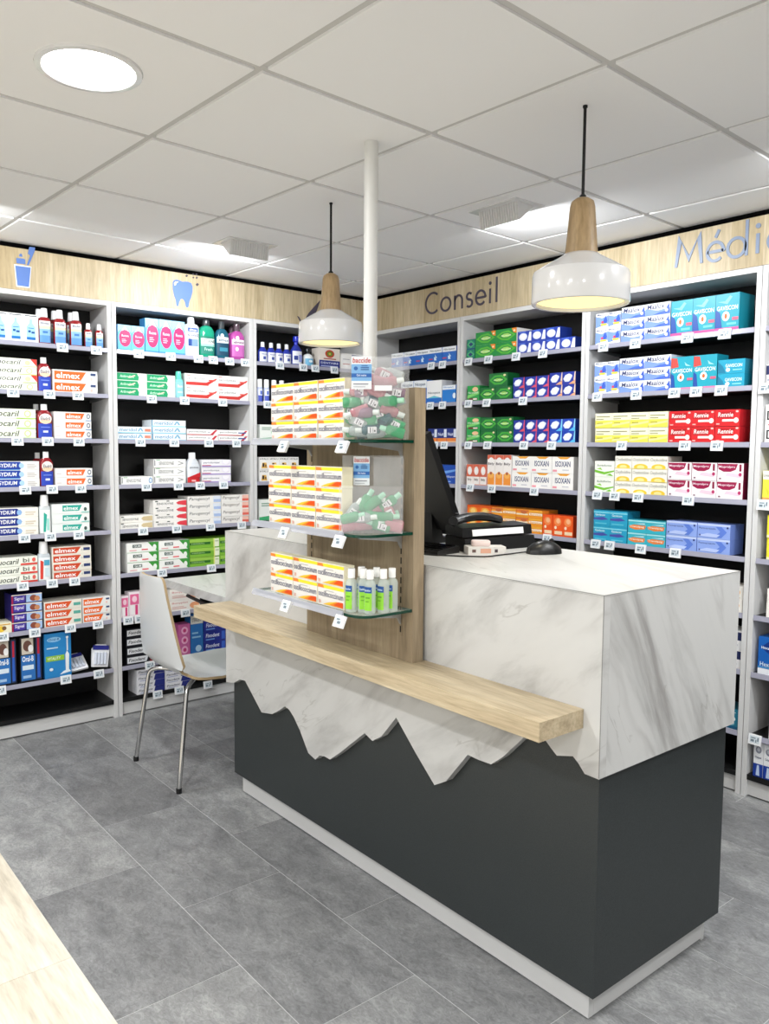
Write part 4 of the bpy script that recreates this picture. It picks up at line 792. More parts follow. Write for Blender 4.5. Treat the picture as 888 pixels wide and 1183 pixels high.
C_(2, 6, 'white_orange', 196, 231, 680, 1, 2, 'white carton with orange fruit picture')
C_(2, 7, 'fixo_dark', 146.5, 179, 725, 1, 4, 'black carton with white arrow panel')
C_(2, 7, 'pink_round', 207, 220, 721, 1, 1, 'pink carton with three discs', d=.07)
C_(2, 7, 'tall_blue', 220.5, 235, 708, 1, 1, 'tall blue carton with grey band', d=.07)
C_(2, 7, 'fixo_blue', 235.5, 285, 715, 2, 3, 'dark blue carton with white lettering')
C_(2, 8, 'fluodent', 158.5, 190.5, 772, 1, 4, 'white and navy carton left of price tag')
C_(2, 8, 'fluodent', 191, 221, 769, 1, 4, 'white and navy carton under the chair')
for s, p in enumerate(([160, 197, 229, 246, 265, 283], [175, 213, 257], [162, 201, 241, 273], [169, 206, 231, 258], [165, 204, 243, 279], [187, 244], [148, 161, 214], [173, 232], [182, 207, 240])): G_(2, s, p)
# ---- bay 3 (between tooth sign and corner)
B_(3, 0, 'hydro', [(300, 310), (310.5, 319), (319.5, 328), (328.5, 337)], 395, 'slim cobalt bottle with white label')
B_(3, 0, 'spray', [(338, 350.5)], 388, 'cobalt spray bottle with blue trigger')
B_(3, 0, 'cleaner', [(353, 364)], 402, 'pale bottle with black pump', ratio=.9)
C_(3, 0, 'rosette', 369, 393, 402.5, 1, 1, 'white and navy carton with red rosette', d=.08)
C_(3, 0, 'navy_half', 394.5, 420, 409, 1, 1, 'white and navy carton beside pole', d=.08)
B_(3, 1, 'white_cap', [(298.5, 304.5), (305, 313.5), (314, 322), (322.5, 331)], 438, 'pale blue bottle with wide white cap', ratio=.95)
C_(3, 2, 'green_white', 300, 347, 491, 2, 1, 'green and white carton', d=.09)
C_(3, 3, 'black_white', 299.5, 345, 528, 4, 2, 'white carton with gold bottle picture', d=.09)
C_(3, 4, 'green_white', 299.5, 325, 577, 1, 1, 'large green and white carton', d=.09)
for s, p in enumerate(([323, 350, 364, 386], [309, 340])): G_(3, s, p)
# ---- bay 4 (corner, behind monitor)
C_(4, 0, 'nico_blue', 452, 526.5, 404, 5, 1, 'blue carton with white band and lightning mark', d=.09)
C_(4, 1, 'nico_blue', 463, 492, 440, 2, 1, 'blue carton with white band', d=.09)
C_(4, 1, 'nico_white', 492.5, 510, 439.5, 1, 1, 'tall white carton with blue base', d=.12)
C_(4, 1, 'nico_cyan', 510.5, 526, 445, 1, 1, 'bright blue carton with white top', d=.09)
C_(4, 2, 'night', 494, 526.5, 495, 3, 1, 'small navy carton with orange band', d=.09)
C_(4, 3, 'blue_box', 495, 527, 537, 2, 1, 'royal blue carton', d=.09)
for s, p in enumerate(([498, 511], [497, 511], [502, 513])): G_(4, s, p)
# ---- bay 5 (Conseil sign)
C_(5, 0, 'leaf_blue', 538.5, 548, 392, 1, 2, 'narrow teal carton with leaf mark', d=.09)
C_(5, 0, 'leaf_orange', 548.5, 596, 381.5, 2, 2, 'green carton with orange corner')
C_(5, 0, 'puck_white', 597, 664, 379, 4, 2, 'royal blue carton with white disc', skip=((3, 1),), d=.09)
C_(5, 1, 'leaf_peach', 539, 553, 445.5, 1, 1, 'green carton with peach picture', d=.09)
zt = C_(5, 1, 'leaf_dark', 553.5, 591, 447, 2, 1, 'green leaf patterned carton', d=.09)
C_(5, 1, 'leaf_dark', 564, 586, 431, 1, 1, 'green leaf patterned carton lying on two others', d=.09, base_z=zt)
C_(5, 1, 'puck_red', 592, 633.5, 435, 3, 2, 'navy carton with white disc and red corner', d=.09)
C_(5, 1, 'puck_orange', 634, 664, 430, 2, 2, 'navy carton with white disc and orange corner', d=.09)
C_(5, 2, 'leaf_peach', 538.5, 554, 482, 1, 2, 'green carton with peach picture', d=.09)
C_(5, 2, 'leaf_dark', 554.5, 592, 482, 2, 2, 'green leaf patterned carton', d=.09)
C_(5, 2, 'puck_red', 592.5, 633.5, 485, 3, 2, 'navy carton with white disc and red corner', d=.09)
C_(5, 2, 'puck_cyan', 634, 664, 484, 2, 2, 'navy carton with white disc and cyan corner', d=.09)
C_(5, 3, 'bely', 538.5, 561.5, 536.5, 3, 1, 'short coral and white upright carton', d=.06)
C_(5, 3, 'bely_tall', 562, 589.5, 525.5, 3, 1, 'tall white upright carton with orange base', d=.06)
C_(5, 3, 'isoxan', 590.5, 661, 527.5, 3, 2, 'white carton with yellow crown and navy letters', d=.09)
C_(5, 4, 'orange_orb', 539, 566.5, 584, 2, 2, 'orange carton with glowing round fruit', d=.09)
C_(5, 4, 'orange_bar', 567, 625.5, 588, 2, 3, 'orange carton with white stripe')
C_(5, 4, 'orange_tall', 626, 661, 595.5, 3, 1, 'deep orange upright carton', d=.07)
for s, p in enumerate(([535, 564, 596, 627], [537, 562, 604], [538, 563, 605, 637], [543, 568, 617], [540, 588, 632])): G_(5, s, [max(q, 541) for q in p])
# ---- bay 6 (Médi sign)
C_(6, 0, 'antacid_up', 687, 716, 361, 2, 2, 'narrow white and blue carton with flame', d=.08)
C_(6, 0, 'antacid', 716.5, 773, 352, 2, 3, 'wide white carton with blue swirl')
C_(6, 0, 'gavi', 773.5, 853, 343, 3, 1, 'tall teal carton with orange dot', d=.12)
C_(6, 1, 'antacid_up', 685.5, 714, 418, 2, 2, 'narrow white and blue carton with flame', d=.08)
C_(6, 1, 'antacid', 714.5, 773.5, 412, 2, 3, 'wide white carton with blue swirl')
C_(6, 1, 'gavi_red', 774, 827, 411, 2, 1, 'tall teal carton with red corner', d=.09)
C_(6, 1, 'gavi_wide', 827.5, 859, 415, 1, 2, 'wide bright blue carton with white lettering', d=.09)
C_(6, 2, 'yellow_med', 686.5, 770.5, 476.5, 4, 2, 'pale yellow carton', d=.1)
C_(6, 2, 'rennie', 771, 853, 474, 3, 2, 'red carton with white lettering', d=.14)
C_(6, 3, 'green_leaf', 686, 708.5, 532.5, 1, 2, 'white carton with green leaves', d=.1)
C_(6, 3, 'oxy', 709, 769.5, 527, 3, 3, 'white carton with yellow lemon slice', d=.11)
C_(6, 3, 'mopral', 770, 857, 534.5, 3, 2, 'white carton with crimson shield', d=.1)
C_(6, 4, 'teal_med', 684.5, 723.5, 590, 2, 2, 'teal carton with indigo swoosh', d=.1)
C_(6, 4, 'teal_orange', 724, 768, 601.5, 2, 2, 'turquoise carton with orange swoosh', d=.1)
C_(6, 4, 'panto', 768.5, 842, 604, 2, 2, 'periwinkle blue carton with arrow', d=.11)
C_(6, 5, 'white_peach', 826, 857, 676, 2, 2, 'white carton with peach disc', d=.1)
C_(6, 6, 'white_navy', 826, 856, 727, 2, 2, 'white and navy carton', d=.1)
C_(6, 7, 'teal_photo', 812, 852, 815, 2, 1, 'tall teal carton with white ring', d=.1)
for s, p in enumerate(([697, 734, 794, 837], [690, 735, 779, 804, 833], [718, 791, 828], [690, 710, 737, 795], [688, 704, 740, 780])): G_(6, s, p)
# ---- bay 7 (past the Médi sign)
C_(7, 1, 'white_navy', 883, 912, 420, 2, 1, 'white carton with navy band', d=.1)
C_(7, 2, 'ds_white', 882, 918, 467, 1, 1, 'white carton with black letter D', d=.1)
C_(7, 3, 'yellow_up', 879.5, 905, 544, 2, 1, 'tall yellow carton with white top', d=.07)
C_(7, 4, 'lyso', 884, 918, 596, 1, 2, 'yellow carton with black lettering', d=.1)
C_(7, 5, 'white_peach', 884, 905, 681, 1, 2, 'white carton with peach disc', d=.1)
C_(7, 6, 'royal', 874, 900, 737, 1, 1, 'royal blue carton with white base', d=.09)
C_(7, 7, 'white_red', 887, 908, 790, 1, 1, 'white carton with red bar', d=.09)
C_(7, 8, 'blue_white_tall', 869, 892, 856, 2, 1, 'white and royal blue upright carton', d=.06)
for s, p in enumerate(([], [884], [], [877], [], [], [], [868])): G_(7, s, [max(q, 882) if s != 7 else 872 for q in p])
for ch in list(TAG.children): bpy.data.objects.remove(ch)
bpy.data.objects.remove(TAG)

# ================================================================ COUNTER
CX0, CX1, CY0, CY1, CZ = 1.163, 2.935, 1.073, 1.693, 1.060
ct = thing('service_counter', 'marble and anthracite service counter with jagged mountain edge', 'counter', ((CX0+CX1)/2, (CY0+CY1)/2, 0))
OFF = -Vector(ct.location)
def cpart(name, mb, mats, parent=None, smooth=False):
    mb.v = [tuple(Vector(v)+OFF) for v in mb.v]; return mb.build(name, mats, parent or ct, smooth)
mb = MB(); mb.box(1.178, 1.1, .082, 2.917, 1.684, .70); cpart('body', mb, 'anthracite')
mb = MB(); mb.box(1.2, 1.125, .006, 2.888, 1.145, .082); cpart('plinth_panel', mb, 'kick')
mb = MB(); mb.box(2.868, 1.146, .006, 2.888, 1.648, .082); mb.box(2.862, 1.648, 0, 2.889, 1.66, .082); cpart('plinth_panel', mb, 'kick')
mb = MB(); mb.box(1.2, 1.146, .006, 1.22, 1.66, .082); cpart('plinth_panel', mb, 'kick')
mb = MB(); mb.box(1.23, 1.15, .0005, 2.86, 1.64, .081); cpart('plinth_core', mb, 'black')
jag = [(262, 788.6), (270, 789), (277, 785), (283, 786.5), (302, 823), (314, 825), (322, 821), (329, 816), (334, 820), (339, 828), (346, 843), (356, 870), (364, 877.5), (369, 873), (375, 874), (381, 877.5), (392, 870), (421, 847), (430, 856), (440, 851), (457.5, 829), (480, 870), (501.6, 907), (508, 905), (515, 902.5), (527, 888), (540, 872), (553, 878), (567, 883), (580, 875), (606, 851), (617, 842), (629, 854), (636, 864), (643, 873), (661.5, 873.6), (668, 882), (675, 894)]
J = [at_y(x, y, CY0) for x, y in jag]; J[0].x = CX0
J = [(p.x, p.z) for p in J if p.x < CX1-.001]
zb = .642
edge = J + [(CX1, zb-.01)]
edge[-1] = (CX1, zb-.006)
mb = MB(); T_ = .0262   # front marble sheet with a cut mountain-line lower edge, as a strip of quads
n = len(edge); top = [(x, CZ-.0005) for x, z in edge]
for yv in (CY0, CY0+T_): mb.v += [(x, yv, z) for x, z in edge] + [(x, yv, z) for x, z in top]
for i in range(n-1):
    mb.face((i, i+1, n+i+1, n+i)); mb.face((2*n+i+1, 2*n+i, 3*n+i, 3*n+i+1)); mb.face((i+1, i, 2*n+i, 2*n+i+1))
mb.face((0, n, 3*n, 2*n)); mb.face((n-1, 3*n-1, 4*n-1, 2*n-1))
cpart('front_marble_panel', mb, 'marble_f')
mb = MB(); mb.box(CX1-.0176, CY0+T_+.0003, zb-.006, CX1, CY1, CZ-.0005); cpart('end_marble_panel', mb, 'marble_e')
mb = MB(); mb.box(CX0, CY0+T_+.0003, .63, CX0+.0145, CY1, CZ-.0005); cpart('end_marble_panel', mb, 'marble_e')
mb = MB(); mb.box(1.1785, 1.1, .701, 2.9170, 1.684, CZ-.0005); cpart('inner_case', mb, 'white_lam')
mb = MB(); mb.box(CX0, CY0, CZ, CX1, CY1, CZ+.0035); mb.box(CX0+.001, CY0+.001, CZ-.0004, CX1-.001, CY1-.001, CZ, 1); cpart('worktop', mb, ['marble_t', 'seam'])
mb = MB(); mb.box(CX1-.0012, CY0-.0004, zb-.004, CX1+.0004, CY0+.0012, CZ+.0036); cpart('edge_seam', mb, 'edge')
mb = MB(); mb.box(CX0, CY0-.0004, CZ+.0022, CX1, CY0+.0012, CZ+.0038); cpart('edge_seam', mb, 'edge')
mb = MB(); mb.box(CX1-.0012, CY0, CZ+.0022, CX1+.0004, CY1, CZ+.0038); cpart('edge_seam', mb, 'edge')
# oak handbag ledge
mb = MB(); mb.box(1.205, .915, .745, 2.888, 1.0725, .790); cpart('oak_ledge', mb, 'wood_plank')
# lower side desk fixed to the counter end
mb = MB(); mb.box(.262, 1.218, .702, 1.1625, 1.69, .740); mb.m[1] = 1; d_ = mb.build('side_desk', ['marble_f', 'marble_t']); tag(d_, 'low white marble side desk joined to the counter end behind chair', 'desk')
mb = MB(); mb.box(.30, 1.66, 0, 1.155, 1.68, .7018); mb.build('modesty_panel', 'white_lam', d_)
mb = MB(); mb.tube(smooth_path([(.50, 1.228, .69), (.72, 1.232, .672), (.80, 1.232, .672)], .03), .008); mb.tube([(.50, 1.228, .69), (.50, 1.25, .7015)], .006); mb.build('bag_hook', 'black_plastic', d_, True)

# ================================================================ DISPLAY STAND (oak panel with glass shelves)
ds = thing('display_stand', 'oak display panel with three glass shelves rising from counter ledge', 'display stand', (2.08, 1.04, .79))
DO = -Vector(ds.location)
def dpart(name, mb, mats, parent=ds, smooth=False):
    mb.v = [tuple(Vector(v)+DO) for v in mb.v]; return mb.build(name, mats, parent, smooth)
FX0, FX1, FY = 1.815, 2.342, 1.022
mb = MB(); mb.box(FX0, FY, .7905, FX1, 1.0615, 1.558); dpart('oak_panel', mb, 'wood_fin')
for x in (FX0+.03, FX1-.05):
    mb = MB(); mb.box(x-.006, FY-.0018, .86, x+.006, FY, 1.5); st = dpart('slot_strip', mb, 'wood_fin')
    mb = MB()
    for k in range(22): mb.box(x-.0025, FY-.0022, .87+k*.028, x+.0025, FY-.0018, .87+k*.028+.018)
    dpart('strip_slots', mb, 'slot', st)
GS = [1.414, 1.160, .943]     # top, middle, lower glass top surfaces
GY0 = .842
for z in GS:
    mb = MB(); pts = [(1.79, 1.0205, z-.008), (1.79, GY0, z-.008)] + [(2.29+.05*math.sin(a), GY0+.05-.05*math.cos(a), z-.008) for a in [k*PI/10 for k in range(6)]] + [(2.34, 1.0205, z-.008)]
    mb.prism(pts, (0, 0, .008), 0, None, 1); gs = dpart('glass_shelf', mb, ['glass', 'glass_edge'])
    for x in (FX0+.03, FX1-.05):
        mb = MB(); mb.prism([(x-.004, FY-.003, z-.009), (x-.004, FY-.003, z-.05), (x-.004, FY-.014, z-.03), (x-.004, .87, z-.014), (x-.004, .87, z-.009)], (.008, 0, 0)); dpart('bracket', mb, 'grey_metal', gs)
    mb = MB(); mb.prism([(1.785, GY0-.001, z+.003), (1.785, GY0-.004, z+.005), (1.785, GY0-.012, z-.014), (1.785, GY0-.008, z-.016), (1.785, GY0-.001, z-.009)], (.478, 0, 0)); dpart('price_rail', mb, 'rail_clear', gs)
# tags on the display rails
SHN = ['top', 'middle', 'lower']
for k, z in enumerate(GS):
    for px in ((327, 395), (328, 391), (330, 392))[k]:
        x = at_y(px, (506, 612, 700)[k], GY0-.02).x
        t = thing('price_tag', 'white electronic price tag on the %s glass shelf of oak display' % SHN[k], 'price tag', (x, GY0-.026, z-.036), 0, 'price tags on the %s glass shelf' % SHN[k])
        t.rotation_euler = (math.radians(-24), 0, 0)
        mb = MB(); mb.box(-.021, -.004, 0, .021, .004, .034); mb.build('tag_frame', 'tag', t)
        mb = MB(); mb.box(-.014, -.0046, .007, .014, -.004, .028); mb.build('display', 'tag_screen', t)
        mb = MB(); mb.box(-.01, -.0049, .02, .004, -.0046, .024); mb.box(-.004, -.0049, .01, .009, -.0046, .017); mb.build('display_digits', 'ink', t)
def on_display(k, px_l, px_r, ny, ptop, look):
    y = .858; z0 = GS[k]+.0004
    a = at_y(px_l, (505, 605, 690)[k], y).x; b = at_y(px_r, (505, 605, 690)[k], y).x
    h = (at_y((px_l+px_r)/2, ptop, y).z-z0)/ny; w = (b-a)/3
    me, pm = carton_mesh('osc', w-.0015, h-.0006, .036, *T['osc'])
    for i in range(3):
        for j in range(ny):
            o = obj('carton', me); o.location = (a+w*(i+.5), y+.018+random.uniform(0, .003), z0+h*j); o.rotation_euler = (0, 0, math.radians(random.uniform(-.6, .6)))
            obj('front_print', pm, o); tag(o, ROWS[ny][j]+look, 'box', look); N_PRODUCT[0] += 1
on_display(0, 313, 397, 3, 440, 'white and yellow remedy carton with orange flare on top glass shelf')
on_display(1, 310, 395, 3, 538, 'white and yellow remedy carton with orange flare on middle glass shelf')
on_display(2, 312, 397, 2, 646, 'white and yellow remedy carton with orange flare on lower glass shelf')
# seven clear gel bottles on the lower shelf
pos = [(2.2635, .8665), (2.286, .890), (2.313, .8705+.022), (2.326, .9285), (2.324, .961), (2.2545, .908), (2.289, .934)]
first = None
for x, y in pos:
    if first is None:
        first = t = thing('gel_bottle', 'clear hand gel bottle with lime label on lower glass shelf', 'bottle', group='clear gel bottles on the lower glass shelf')
        for nm, me in bottle_meshes('gel', .030, .120, .030): obj(nm, me, t)
    else: t = copy_tree(first)
    t.location = (x, y, GS[2]+.0004); t.rotation_euler = (0, 0, random.uniform(.1, .9)); N_PRODUCT[0] += 1
# clear pouches heaped with small bottles
MINI = {}
for nm, cc in (('green', '#55b07c'), ('pink', '#cf8f98'), ('teal', '#35656e'), ('clear', '#b9c2c0'), ('mauve', '#9a7f92')):
    mb = MB(); mb.rings([sq(.0145*a, .011*a, z, 2.4, 12) for z, a in ((0, .85), (.003, 1), (.042, 1), (.048, .8), (.051, .45))], 0, cc); body = mb.mesh('bottle_body', ['mini_plastic'], True)
    mb = MB(); mb.rings([sq(.0078*a, .0078*a, z, 2, 12) for z, a in ((.0505, 1), (.067, .95), (.068, .8))], 0, '#dfe6e2' if nm != 'green' else '#a8dcc0'); cap = mb.mesh('cap', ['bottle'], True)
    mb = MB(); draw_print(mb, [('r', 0, 0, 1, 1, '#e6e4e6'), ('r', .1, .66, .9, .76, '#4a4a54'), ('r', .1, .4, .8, .46, '#8a8a92'), ('r', .2, .15, .5, .3, '#3a3a42')], .017, .024, -.0112, z0=.01); lab = mb.mesh('label', ['print'])
    MINI[nm] = (body, cap, lab)
MK = [0]
def mini(nm, loc, rot, where):
    t = thing('mini_bottle', 'small %s hand gel bottle heaped %s' % (nm, where), 'bottle', loc, 0, '%s mini bottles heaped %s' % (nm, where))
    t.rotation_euler = rot
    MK[0] += 1
    for n_, me in zip(('bottle_body', 'cap', 'label'), MINI[nm]):
        if n_ != 'label' or MK[0] % 3 == 0: obj(n_, me, t)
def card(t, w, h, x, z, y):
    mb = MB(); mb.box(x, y, z, x+w, y+.0008, z+h, 0, '#eef1f4')
    draw_print(mb, [('r', 0, .25, 1, .76, '#7fb4e2'), ('r', 0, .36, 1, .48, '#2a66b4'), ('t', 'baccide', .06, .8, .94, .96, '#c23a3c', .1), ('t', 'Gel mains', .26, .39, .74, .46, '#dbe8f6'), ('e', .22, .63, .1, .06, '#2f66ac'), ('r', .46, .58, .86, .61, '#2f5f9c'), ('r', .46, .64, .86, .67, '#2f5f9c'), ('r', .5, .7, .8, .72, '#2f5f9c'), ('r', .1, .14, .84, .17, '#8c9098'), ('r', .1, .06, .7, .08, '#b4b8be')], w, h, y, x0=x, z0=z)
    return mb.build('header_card', 'print', t)
# upper pouch: soft bag standing diagonally across the shelf end
RZ = math.radians(47)
bz0 = GS[0]+.001; bw, bh = .188, .226; BC = Vector((2.289, .922, bz0))
bag = thing('clear_pouch', 'clear plastic bag stuffed with small gel bottles on top glass shelf', 'bag', BC, RZ)
rnd = random.Random(5); nu, nv = 22, 20
def bulge(u, v): return (math.sin(PI*u)**.45)*(.046*(1-v)**.5*min(1, v*8+.35)+.008)
for sgn, nm in ((-1, 'front_sheet'), (1, 'back_sheet')):
    mb = MB()
    for j in range(nv+1):
        for i in range(nu+1):
            u, v_ = i/nu, j/nv; wr = (rnd.random()-.5)*.006*math.sin(PI*u)*math.sin(PI*min(1, v_*1.02))
            mb.v.append((-bw/2+bw*u+(rnd.random()-.5)*.003, sgn*bulge(u, v_)+wr, bh*v_+.004*math.sin(9*u)*v_))
    for j in range(nv):
        for i in range(nu): a = j*(nu+1)+i; mb.face((a, a+1, a+nu+2, a+nu+1))
    mb.build(nm, 'film', bag, True)
card(bag, .054, .086, -.058, .132, -.046)
mb = MB(); mb.box(.0, -.044, .128, .078, -.043, .215); mb.box(.004, -.046, .128, .05, -.0442, .142, 1); mb.build('inner_pocket', ['film', 'tag'], bag)
rnd = random.Random(11)
def heap(centre, rz, items, where):
    """items: (colour, x, y, z, lean) in the bag's own frame; z is the bottle's middle"""
    ca, sa = math.cos(rz), math.sin(rz)
    for nm, x, y, z, ang, yaw in items:
        dx, dz = math.sin(ang), math.cos(ang); x -= dx*.034; z -= dz*.034
        mini(nm, (centre.x+ca*x-sa*y, centre.y+sa*x+ca*y, centre.z+z), (0, ang, rz+yaw), where)
items = []
for lv in range(7):
    cols = 4 if lv < 5 else 2
    for c in range(cols):
        for lay in ((0, 1) if lv < 4 else (0,)):
            x = -.052+c*.036+rnd.uniform(-.009, .009); z = .021+lv*.0262+rnd.uniform(-.003, .004)
            if lv >= 5: x = .015+c*.035+rnd.uniform(-.006, .006)
            y = (-.026 if lay == 0 else .01)*(1-.09*lv)+rnd.uniform(-.004, .004)
            if lv < 2: nm = rnd.choice(['green', 'green', 'green', 'clear', 'teal'])
            elif lv < 4: nm = rnd.choice(['teal', 'mauve', 'pink', 'clear', 'green'] if c > 1 else ['mauve', 'pink', 'clear', 'mauve', 'green'])
            else: nm = rnd.choice(['pink', 'mauve', 'pink', 'clear'])
            ang = rnd.choice((1, -1))*math.radians(rnd.uniform(60, 115) if lv else rnd.uniform(74, 92)); x = max(-.05, min(.05, x))
            items.append((nm, x, y, z, ang, rnd.uniform(-.3, .3)))
heap(BC, RZ, items, 'in the upper clear bag')
# lower pouch: stiff dispenser box
DC = Vector((2.273, .929, GS[1]+.001)); hw = .086
dsp = thing('clear_dispenser', 'clear stiff dispenser box of small gel bottles on middle glass shelf', 'dispenser', DC, RZ)
for nm, bx_ in (('back_sheet', (-hw, .03, 0, hw, .0312, .21)), ('base_sheet', (-hw, -.045, 0, hw, .03, .0012)), ('front_sheet', (-hw, -.046, 0, hw, -.045, .128)), ('side_sheet', (-hw, -.045, .0012, -hw+.001, .03, .128)), ('side_sheet', (hw-.001, -.045, .0012, hw, .03, .128))):
    mb = MB(); mb.box(*bx_); mb.build(nm, 'film', dsp)
mb = MB(); mb.box(.002, .024, .128, hw-.003, .025, .205); mb.box(.002, .0232, .124, hw-.003, .029, .128); mb.build('empty_pocket', 'film', dsp)
card(dsp, .045, .080, -.054, .127, .022)
rnd = random.Random(21); items = []
for lv in range(4):
    for c in range(4):
        for lay in ((0, 1) if lv < 2 else (0,)):
            if lv == 3 and c == 0: continue
            nm = rnd.choice(['pink', 'pink', 'green', 'clear'] if lv < 1 else ['green', 'clear', 'pink', 'green'])
            ang = math.radians(rnd.uniform(72, 92) if lv < 1 else rnd.uniform(65, 100) if lv < 2 else rnd.uniform(20, 60))*rnd.choice((1, 1, -1))
            items.append((nm, -.048+c*.032+rnd.uniform(-.006, .006), (-.026 if lay == 0 else .006)+rnd.uniform(-.004, .004)+(.008 if lv > 1 else 0), .018+lv*.0225+rnd.uniform(0, .004), ang, rnd.uniform(-.25, .25)))
heap(DC, RZ, items, 'in the lower dispenser box')

# ================================================================ COUNTER-TOP EQUIPMENT
CT = CZ+.0036
mon = thing('monitor', 'black tilted monitor on the counter behind oak panel', 'monitor', (1.90, 1.44, CT))
tl = math.radians(26)
mb = MB(); mb.box(-.21, -.012, 0, .18, .012, .36); o = mb.build('screen_housing', 'black_plastic', mon); o.location = (0, .03, .055); o.rotation_euler = (tl, 0, 0)
mb = MB(); mb.box(-.2, .0121, .012, .17, .0128, .348); o2 = mb.build('screen_glass', 'black_gloss', mon); o2.location = (0, .03, .055); o2.rotation_euler = (tl, 0, 0)
mb = MB(); mb.prism([(-.1, .0, 0), (-.1, .14, 0), (-.1, .14, .012), (-.1, .05, .02), (-.1, .01, .12), (-.1, -.01, .12)], (.17, 0, 0)); mb.build('stand', 'black_plastic', mon)
# black till box with pale slip of paper
till = thing('card_till', 'low black till box with pale paper strip beside mouse', 'till', (2.115, 1.525, CT), math.radians(-6))
mb = MB(); mb.prism([(.0, -.15, 0), (.11, -.15, 0), (.1, -.15, .04), (.0, -.15, .047)], (0, .3, 0)); mb.build('base', 'black_plastic', till)
mb = MB(); mb.prism([(.0, -.15, .05), (.09, -.15, .044), (.085, -.15, .075), (.0, -.15, .080)], (0, .3, 0)); mb.build('drawer', 'black_plastic', till)
mb = MB(); mb.prism([(.0905, -.11, .0475), (.0925, -.11, .0475), (.0885, -.11, .068), (.0865, -.11, .068)], (0, .22, 0)); mb.build('paper_strip', 'tag', till)
hs = thing('handset', 'black curved telephone handset with silver rim behind till box', 'telephone', (2.155, 1.46, CT+.0795), math.radians(80))
mb = MB(); mb.rings([sq(.022+.006*abs(k-4)/4, .014, 0, 2.4, 12) for k in range(9)], 0)
for k in range(9):
    for q in range(12):
        i = k*12+q; x, y, z = mb.v[i]; mb.v[i] = (-.09+k*.0225, x, y+.0145+.012*(1-((k-4)/4)**2))
mb.build('handset_body', 'black_plastic', hs, True)
mb = MB(); mb.box(-.08, -.003, .0395, .08, .003, .0405); mb.build('silver_rim', 'grey_metal', hs)
kb = thing('keyboard', 'black keyboard beside the oak panel on counter', 'keyboard', (2.09, 1.265, CT), math.radians(8))
mb = MB(); mb.prism([(-.16, -.05, 0), (-.16, .06, 0), (-.16, .06, .022), (-.16, -.05, .012)], (.28, 0, 0)); mb.build('keyboard_base', 'black_plastic', kb)
mb = MB()
for i in range(13):
    for j in range(4): x, y = -.152+i*.0205, -.042+j*.0245; zz = .0125+.0022*j; mb.box(x, y, zz, x+.0165, y+.019, zz+.006)
mb.build('keys', 'black_gloss', kb)
tr = thing('pill_tray', 'small white patterned tray box in front of till', 'tray', (2.262, 1.392, CT), math.radians(58))
mb = MB(); mb.box(-.06, -.03, 0, .06, .03, .024, 0, '#d8d5d0'); draw_print(mb, [('r', .1, .3, .2, .7, '#6a5450'), ('r', .32, .2, .6, .8, '#d8a48c'), ('r', .7, .3, .78, .7, '#50464a')], .12, .024, -.03); mb.build('tray_body', 'print', tr)
pk = thing('tissue_pack', 'little pale pink packet on top of the tray', 'packet', (2.25, 1.385, CT+.0245), math.radians(50))
mb = MB(); mb.rings([sq(.03*a, .02*a, z, 5, 16) for z, a in ((0, .92), (.004, 1), (.014, 1), (.017, .9))], 0, '#e2cfcb'); mb.build('packet_body', 'print', pk, True)
mb = MB(); mb.box(-.016, -.003, .0171, .016, .003, .0176, 0, '#f4eeee'); mb.build('seal', 'print', pk)
ms = thing('mouse', 'black computer mouse lying on the marble worktop', 'mouse', (2.372, 1.545, CT), math.radians(-22))
mb = MB(); rs = []
for k in range(9):
    t = k/8; y = -.055+.11*t; hwid = .034*(1-abs(2*t-1)**3*.55); ht = .043*math.sin(PI*(.12+.76*t))**.7
    rs.append([(hwid*math.cos(a), y, max(0, ht*math.sin(a))) for a in [PI*q/10 for q in range(11)]])
mb.rings(rs); mb.build('mouse_body', 'black_plastic', ms, True)
mb = MB(); mb.lathe([(.008, -.003), (.009, 0), (.008, .003)], 14); o = mb.build('scroll_wheel', 'rubber', ms, True); o.rotation_euler = (0, PI/2, 0); o.location = (0, .026, .0385)
mb = MB(); mb.tube([(0, .024, .041), (0, .052, .022)], .0012, 6); mb.build('button_split', 'rubber', ms)
mb = MB(); q = [(2.352, 1.489, CT+.008), (2.33, 1.44, CT+.003), (2.33, 1.38, CT+.003), (2.335, 1.33, CT+.003), (2.30, 1.29, CT+.003), (2.20, 1.215, CT+.003), (2.06, 1.19, CT+.003)]
mb.tube(smooth_path(q, .04, 6), .0022, 6); cb = mb.build('mouse_cable', 'cord', None, True); tag(cb, 'thin black mouse cable trailing over the worktop', 'cable')

